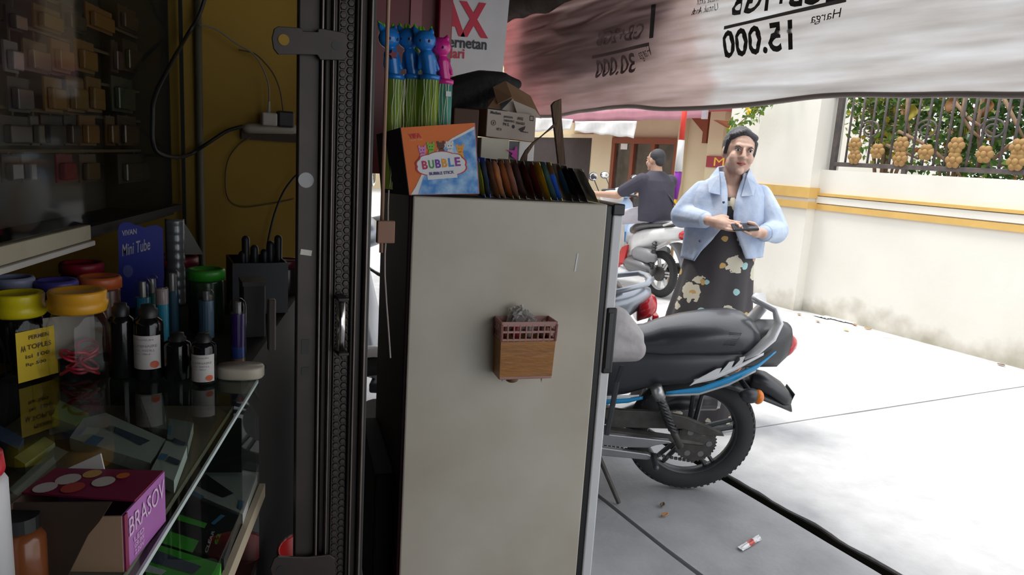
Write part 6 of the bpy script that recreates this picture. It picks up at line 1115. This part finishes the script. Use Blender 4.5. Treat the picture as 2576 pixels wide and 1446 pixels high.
for sx, ft_ in ((-1, -0.10), (1, 0.12)): G().capsule((0.08 * sx, ft_ + 0.07, 0.012), (0.085 * sx, ft_ - 0.12, 0.012), 0.034, 0.036, 12, flat=0.33).build('sandal', mblk, wo, smooth=True)

# ------------------------------------------------------------------ man on the scooter
ma = thing('person', 'man in a dark short-sleeved shirt seen from behind, sitting on the white scooter', 'person', ML, R=TM[s1].to_3x3())
hm = V((0.265, 0.0, 1.405)); RM = Matrix.Rotation(radians(90), 3, 'Z')      # face looks along +x
def hq(x, y, z): return hm + Matrix.Rotation(radians(90 + 8), 3, 'Z') @ V((x, y, z))
g = G(); head(g, hq, Matrix.Rotation(radians(98), 3, 'Z'), 1.02); g.capsule((0.215, 0, 1.24), (0.24, 0, 1.34), 0.066, 0.058)
g.ell((0.20, 0, 1.08), (0.11, 0.17, 0.17), n=16); g.ell((0.18, 0, 0.90), (0.12, 0.165, 0.14), n=16)
for s in (1, -1):
    S, E, H = V((0.22, 0.20 * s, 1.20)), V((0.46, 0.30 * s, 1.02)), V((0.85, 0.33 * s, 1.005)); g.chain([S, E, H], [0.055, 0.043, 0.030]); g.capsule(H, H + V((0.05, -0.01 * s, 0.0)), 0.032, 0.03)
    fingers(g, H + V((0.05, 0, 0.010)), V((0.8, 0, 0.1)).normalized(), V((0, -1, 0)) * s, V((0, 0, 1)), curl=0.75, spread=0.019, r=0.0095); g.chain([H + V((0.02, -0.03 * s, 0)), H + V((0.05, -0.045 * s, -0.01)), H + V((0.07, -0.04 * s, -0.03))], [0.014, 0.012, 0.010])
    hp2, kn, an = V((0.20, 0.10 * s, 0.86)), V((0.64, 0.19 * s, 0.76)), V((0.70, 0.15 * s, 0.38)); g.chain([hp2, kn, an], [0.085, 0.06, 0.04]); g.capsule(an + V((-0.02, 0, -0.03)), an + V((0.14, 0.01 * s, -0.05)), 0.036, 0.028)
g.build('body', skin2, ma, remesh=0.006, smoothit=3)
shirt = mat('shirt_plum', (0.050, 0.046, 0.066), 0.85, nscale=10, bump=0.3, bscale=14)
def mring(z, rx, ry, cx, n=40): return [V((cx + rx * cos(a) * (1 + 0.03 * noise.noise(V((cos(a) * 2, sin(a) * 2, z * 7)))), ry * sin(a), z)) for a in [2 * pi * i / n for i in range(n)]]
g = G(); g.loft([mring(0.775, 0.145, 0.205, 0.17), mring(0.86, 0.15, 0.210, 0.175), mring(0.98, 0.145, 0.205, 0.185), mring(1.10, 0.14, 0.215, 0.20), mring(1.20, 0.115, 0.225, 0.21), mring(1.255, 0.085, 0.15, 0.215), mring(1.30, 0.070, 0.078, 0.225)])
for s in (1, -1): g.chain([(0.215, 0.185 * s, 1.195), (0.40, 0.275 * s, 1.07)], [0.078, 0.068])
g.build('shirt', shirt, ma, remesh=0.008, smoothit=4)
g = G(); g.ell((0.18, 0, 0.83), (0.155, 0.19, 0.095), n=18)
for s in (1, -1): g.capsule((0.20, 0.10 * s, 0.85), (0.56, 0.175 * s, 0.775), 0.095, 0.080)
g.build('shorts', mat('shorts_lilac', (0.52, 0.49, 0.54), 0.85, bump=0.3, bscale=20), ma, remesh=0.008, smoothit=3)
g = G(); g.ell(hq(0, 0.028, 0.042), (0.081, 0.086, 0.082), Matrix.Rotation(radians(98), 3, 'Z'), 20); g.ell(hq(0, 0.07, 0.0), (0.066, 0.045, 0.06), Matrix.Rotation(radians(98), 3, 'Z'), 16); g.build('hair', mat('hair_black', (0.03, 0.03, 0.036), 0.6, bump=0.5, bscale=150), ma, remesh=0.006, smoothit=3)
for sx in (-1, 1): e = G().ell(hq(0.031 * sx, -0.0785, 0.006), (0.0125, 0.009, 0.0075), Matrix.Rotation(radians(98), 3, 'Z'), 10).build('eye', eyew, ma, smooth=True); G().ell(hq(0.031 * sx, -0.087, 0.006), (0.0058, 0.003, 0.0058), n=8).build('iris', eyed, e, smooth=True)
G().tube([hq(-0.022, -0.080, -0.056), hq(0, -0.088, -0.056), hq(0.022, -0.080, -0.056)], [0.001, 0.006, 0.001], 8).build('lips', lip, ma, smooth=True)
G().tube([(0.20, 0.10, 1.275), (0.125, 0.06, 1.20), (0.075, 0.0, 1.12), (0.052, -0.09, 1.02), (0.06, -0.17, 0.94), (0.14, -0.215, 0.90)], 0.016, 8, flat=0.35).build('bag_strap', mblk, ma, smooth=True)
for s in (1, -1): G().box((0.755, 0.15 * s, 0.313), (0.25, 0.09, 0.024)).build('sandal', mblk, ma, bevel=0.008)

# ------------------------------------------------------------------ striped festival pole
fp = at(1693, 560, X=5.25); fpz = thing('festival_pole', 'bamboo pole wrapped in red, white, purple and yellow cloth', 'pole', (fp.x, fp.y, 0))
def fz(y): return at(1693, y, X=5.25).z
G().tube([(0.03, 0, 0), (0.03, 0, 1.0), (0.012, 0, 2.3)], [0.018, 0.016, 0.012], 10).build('bamboo', mat('bamboo', (0.45, 0.30, 0.16), 0.6), fpz, smooth=True)
for y0, y1, r0, r1, c, nm in ((280, 351, 0.028, 0.028, (0.75, 0.07, 0.05), 'red'), (352, 430, 0.034, 0.042, (0.85, 0.85, 0.85), 'white'), (431, 500, 0.038, 0.020, (0.28, 0.04, 0.42), 'purple'), (501, 552, 0.020, 0.010, (0.80, 0.45, 0.02), 'yellow')):
    z0, z1 = fz(y0), fz(y1); G().loft([[V((0.0 + r * (1 + 0.12 * cos(3 * a + z0)) * cos(a), r * (1 + 0.12 * cos(3 * a)) * sin(a), z)) for a in [2 * pi * i / 18 for i in range(18)]] for z, r in ((z0, r0), (z0 * 0.6 + z1 * 0.4, r0 * 1.05), (z1, r1))]).build('%s_cloth' % nm, mat('flag_' + nm, c, 0.8, trans=0.2), fpz, smooth=True)

# ------------------------------------------------------------------ greenery
lf = [mat('leaf_%d' % i, c, 0.4, trans=0.35) for i, c in enumerate(((0.07, 0.16, 0.02), (0.035, 0.09, 0.015), (0.16, 0.26, 0.03), (0.40, 0.32, 0.03), (0.28, 0.12, 0.03)))]
tw = mat('twig', (0.26, 0.16, 0.09), 0.8, col2=(0.18, 0.11, 0.07), nscale=20)
def leafmesh(g, n, fn, size, wts):
    for i in range(n):
        c = fn(); s = size * random.uniform(0.6, 1.3); a = V((random.gauss(0, 1), random.gauss(0, 1), random.gauss(-0.4, 0.7))).normalized(); b = a.orthogonal().normalized(); b = Matrix.Rotation(random.uniform(0, 6.3), 3, a) @ b; nn = a.cross(b)
        g.add([c, c + a * s * 0.5 + b * s * 0.28 + nn * s * 0.06, c + a * s, c + a * s * 0.5 - b * s * 0.28 + nn * s * 0.06], [(0, 1, 2), (0, 2, 3)], random.choices(range(5), wts)[0])
def shrub(lab, c, r, n, size, wts, seed):
    random.seed(seed); c, r = V(c), V(r); t = thing('garden_shrub', lab, 'shrub', (c.x, c.y, 0)); g = G(); clumps = [c + V((random.uniform(-1, 1) * r.x, random.uniform(-1, 1) * r.y, random.uniform(-1, 1) * r.z)) for _ in range(26)]
    def fn(): k = random.choice(clumps); return k + V((random.gauss(0, 0.11), random.gauss(0, 0.13), random.gauss(0, 0.12)))
    leafmesh(g, n, fn, size, wts); g.build('foliage', lf, t, local=False, kind='stuff', recalc=False)
    g = G().tube([(c.x, c.y, 0), (c.x + 0.03, c.y + 0.02, 0.7), (c.x, c.y, c.z)], [0.05, 0.04, 0.02], 8); tr = g.build('trunk', tw, t, local=False, smooth=True)
    for k in clumps[:7]: G().tube([(c.x, c.y, 0.9), (c.x * 0.5 + k.x * 0.5, c.y * 0.5 + k.y * 0.5, c.z - 0.15), k], [0.018, 0.011, 0.004], 6).build('branch', tw, tr, local=False, smooth=True)
shrub('yellow-green shrub behind the left end of the iron fence', (6.95, 5.0, 2.2), (0.35, 0.42, 0.45), 1500, 0.085, (4, 3, 4, 3, 0.4), 1); shrub('mid green shrub behind the middle of the iron fence', (6.85, 4.2, 1.98), (0.35, 0.45, 0.5), 2300, 0.075, (5, 5, 2, 0.5, 0.4), 2)
shrub('dark green shrub behind the right end of the iron fence', (6.8, 3.4, 1.98), (0.35, 0.45, 0.55), 2800, 0.075, (3, 8, 1, 0.3, 0.6), 3); shrub('dark green shrub behind the fence at the right picture edge', (6.8, 2.65, 1.98), (0.35, 0.4, 0.55), 2400, 0.075, (3, 8, 1, 0.3, 0.6), 4)
random.seed(11)
for i, P in enumerate((((2260, 330), (2330, 365), (2400, 420), (2420, 450)), ((2230, 365), (2280, 385), (2310, 400)), ((2285, 235), (2280, 300), (2290, 340)), ((2430, 236), (2420, 290), (2445, 330), (2470, 350)), ((2475, 236), (2462, 300), (2462, 400)), ((2520, 236), (2556, 310), (2576, 350)), ((2400, 255), (2440, 300), (2500, 340)), ((2500, 400), (2540, 365), (2590, 350)), ((2510, 420), (2560, 395), (2600, 380)))):
    pts = [at(x, y, X=6.28 + 0.03 * (i % 3)) for x, y in P]; G().tube(pts, [0.016] * (len(pts) - 1) + [0.009], 7).build('bare_vine', tw, smooth=True, label='bare tan vine stem tangled in the iron fence, %s of nine from the left' % ORD[(1, 0, 2, 4, 5, 8, 3, 6, 7)[i]], cat='vine', group='bare vines behind the fence')
for i, (px, py) in enumerate(((2292, 284), (2392, 262), (2480, 270))):
    p = at(px, py, X=6.35); g = G(); g.grid(lambda u, v: p + V((0.02 * sin(v * 5), (u - 0.5) * 0.12 * sin(pi * min(max(v, 0.08), 0.97)), -0.16 * v + 0.08)), 6, 8); g.build('dry_leaf', lf[3] if i == 0 else lf[4], solid=0.003, smooth=True, label=('big yellow leaf hanging behind the fence', 'big curled brown leaf behind the fence, in the middle', 'twisted brown dry leaf near the right picture edge')[i], cat='leaf')
random.seed(21); hb2 = thing('hanging_branch', 'leafy green branch with yellow flecks hanging before the cream pillar', 'branch', at(1890, 260, X=5.6)); g = G()
path = [at(2010, 40, X=5.815), at(1990, 150, X=5.72)] + [at(x, y, X=5.6) for x, y in ((1960, 235), (1920, 262), (1890, 285), (1860, 310), (1838, 330))]
leafmesh(g, 150, lambda: random.choice(path[1:]).lerp(random.choice(path[1:]), 0.35) + V((random.gauss(0, 0.04), random.gauss(0, 0.06), random.gauss(0, 0.03))), 0.07, (6, 2, 8, 0.5, 0)); g.build('foliage', lf, hb2, local=False, kind='stuff', recalc=False); G().tube(path, [0.009, 0.009, 0.008, 0.007, 0.006, 0.005, 0.003], 6).build('stem', tw, hb2, local=False)
for px, py in ((1880, 268), (1884, 282), (1840, 325)):  # small five-lobed yellow flecks among the leaves
    p = at(px, py, X=5.57); g = G()
    for k in range(5): g.ell(p + V((0, 0.02 * cos(k * 1.256), 0.02 * sin(k * 1.256))), (0.008, 0.018, 0.018), n=8)
    g.build('yellow_fleck', mat('fleck_yellow', (0.85, 0.62, 0.05), 0.5), hb2, local=False, smooth=True)

# ------------------------------------------------------------------ litter
lwm = mat('litter_white', (0.80, 0.80, 0.82), 0.4); lrm = mat('litter_red', (0.65, 0.10, 0.08), 0.4)
P = [at(x, y, Z=0.004) for x, y in ((1855, 1378), (1868, 1388), (1916, 1358), (1908, 1347))]; wrp = thing('snack_wrapper', 'torn red and white wrapper lying on the concrete near the drain', 'wrapper', (P[0] + P[2]) / 2 - V((0, 0, 0.004)))
def wf(u, v): p = P[0].lerp(P[3], u).lerp(P[1].lerp(P[2], u), v); return p + V((0, 0, 0.004 + 0.006 * noise.noise(V((u * 5, v * 3, 1)))))
g = G(); g.grid(wf, 12, 4); g.m = [1 if 4 < (i % 12) < 8 else 0 for i in range(48)]; g.build('foil', [lwm, lrm], wrp, local=False, solid=0.0015)
random.seed(31)
for i, (px, py, c, nm) in enumerate(((1672, 1299, (0.50, 0.24, 0.08), 'small tan dry leaf on the concrete beside the rear wheel'), (1666, 1274, (0.16, 0.11, 0.08), 'dark dry leaf nearest the rear wheel'), (2183, 828, (0.55, 0.28, 0.06), 'bright orange dry leaf at the foot of the boundary wall'), (2057, 810, (0.42, 0.25, 0.10), 'brown dry leaf by the wall, left of the paper scraps'), (2150, 818, (0.40, 0.22, 0.12), 'reddish dry leaf beside the orange leaf at the wall'), (2010, 792, (0.40, 0.27, 0.14), 'brown dry leaf nearest the cream pillar'), (2128, 832, (0.62, 0.55, 0.2), 'pale yellow dry leaf by the wall'), (2518, 919, (0.22, 0.12, 0.06), 'dark brown dry leaf at the far right of the wall foot'))):
    p = at(px, py, Z=0.003); s = 0.035 if i < 2 else 0.06; a0 = random.uniform(0, 6); g = G(); g.grid(lambda u, v: p + Matrix.Rotation(a0, 3, 'Z') @ V(((u - 0.5) * s, (v - 0.5) * s * 0.55 * sin(pi * min(max(u, 0.05), 0.95)), 0.004 + 0.010 * abs(v - 0.5) + 0.004 * u)), 6, 4); g.build('fallen_leaf', mat('fl%d' % i, c, 0.7), solid=0.002, smooth=True, label=nm, cat='leaf')
for i, (px, py, w_) in enumerate(((2068, 798, 0.10), (2100, 803, 0.16), (2135, 811, 0.10))):
    p = at(px, py, Z=0.003); g = G(); g.grid(lambda u, v: p + V(((v - 0.5) * 0.07, (u - 0.5) * w_ * 1.6, 0.006 + 0.012 * abs(noise.noise(V((u * 4, v * 4, i)))))), 8, 6); g.build('paper_scrap', lwm, solid=0.002, label='crumpled white paper scrap at the wall foot, %s of three from the left' % ORD[i], cat='paper scrap')
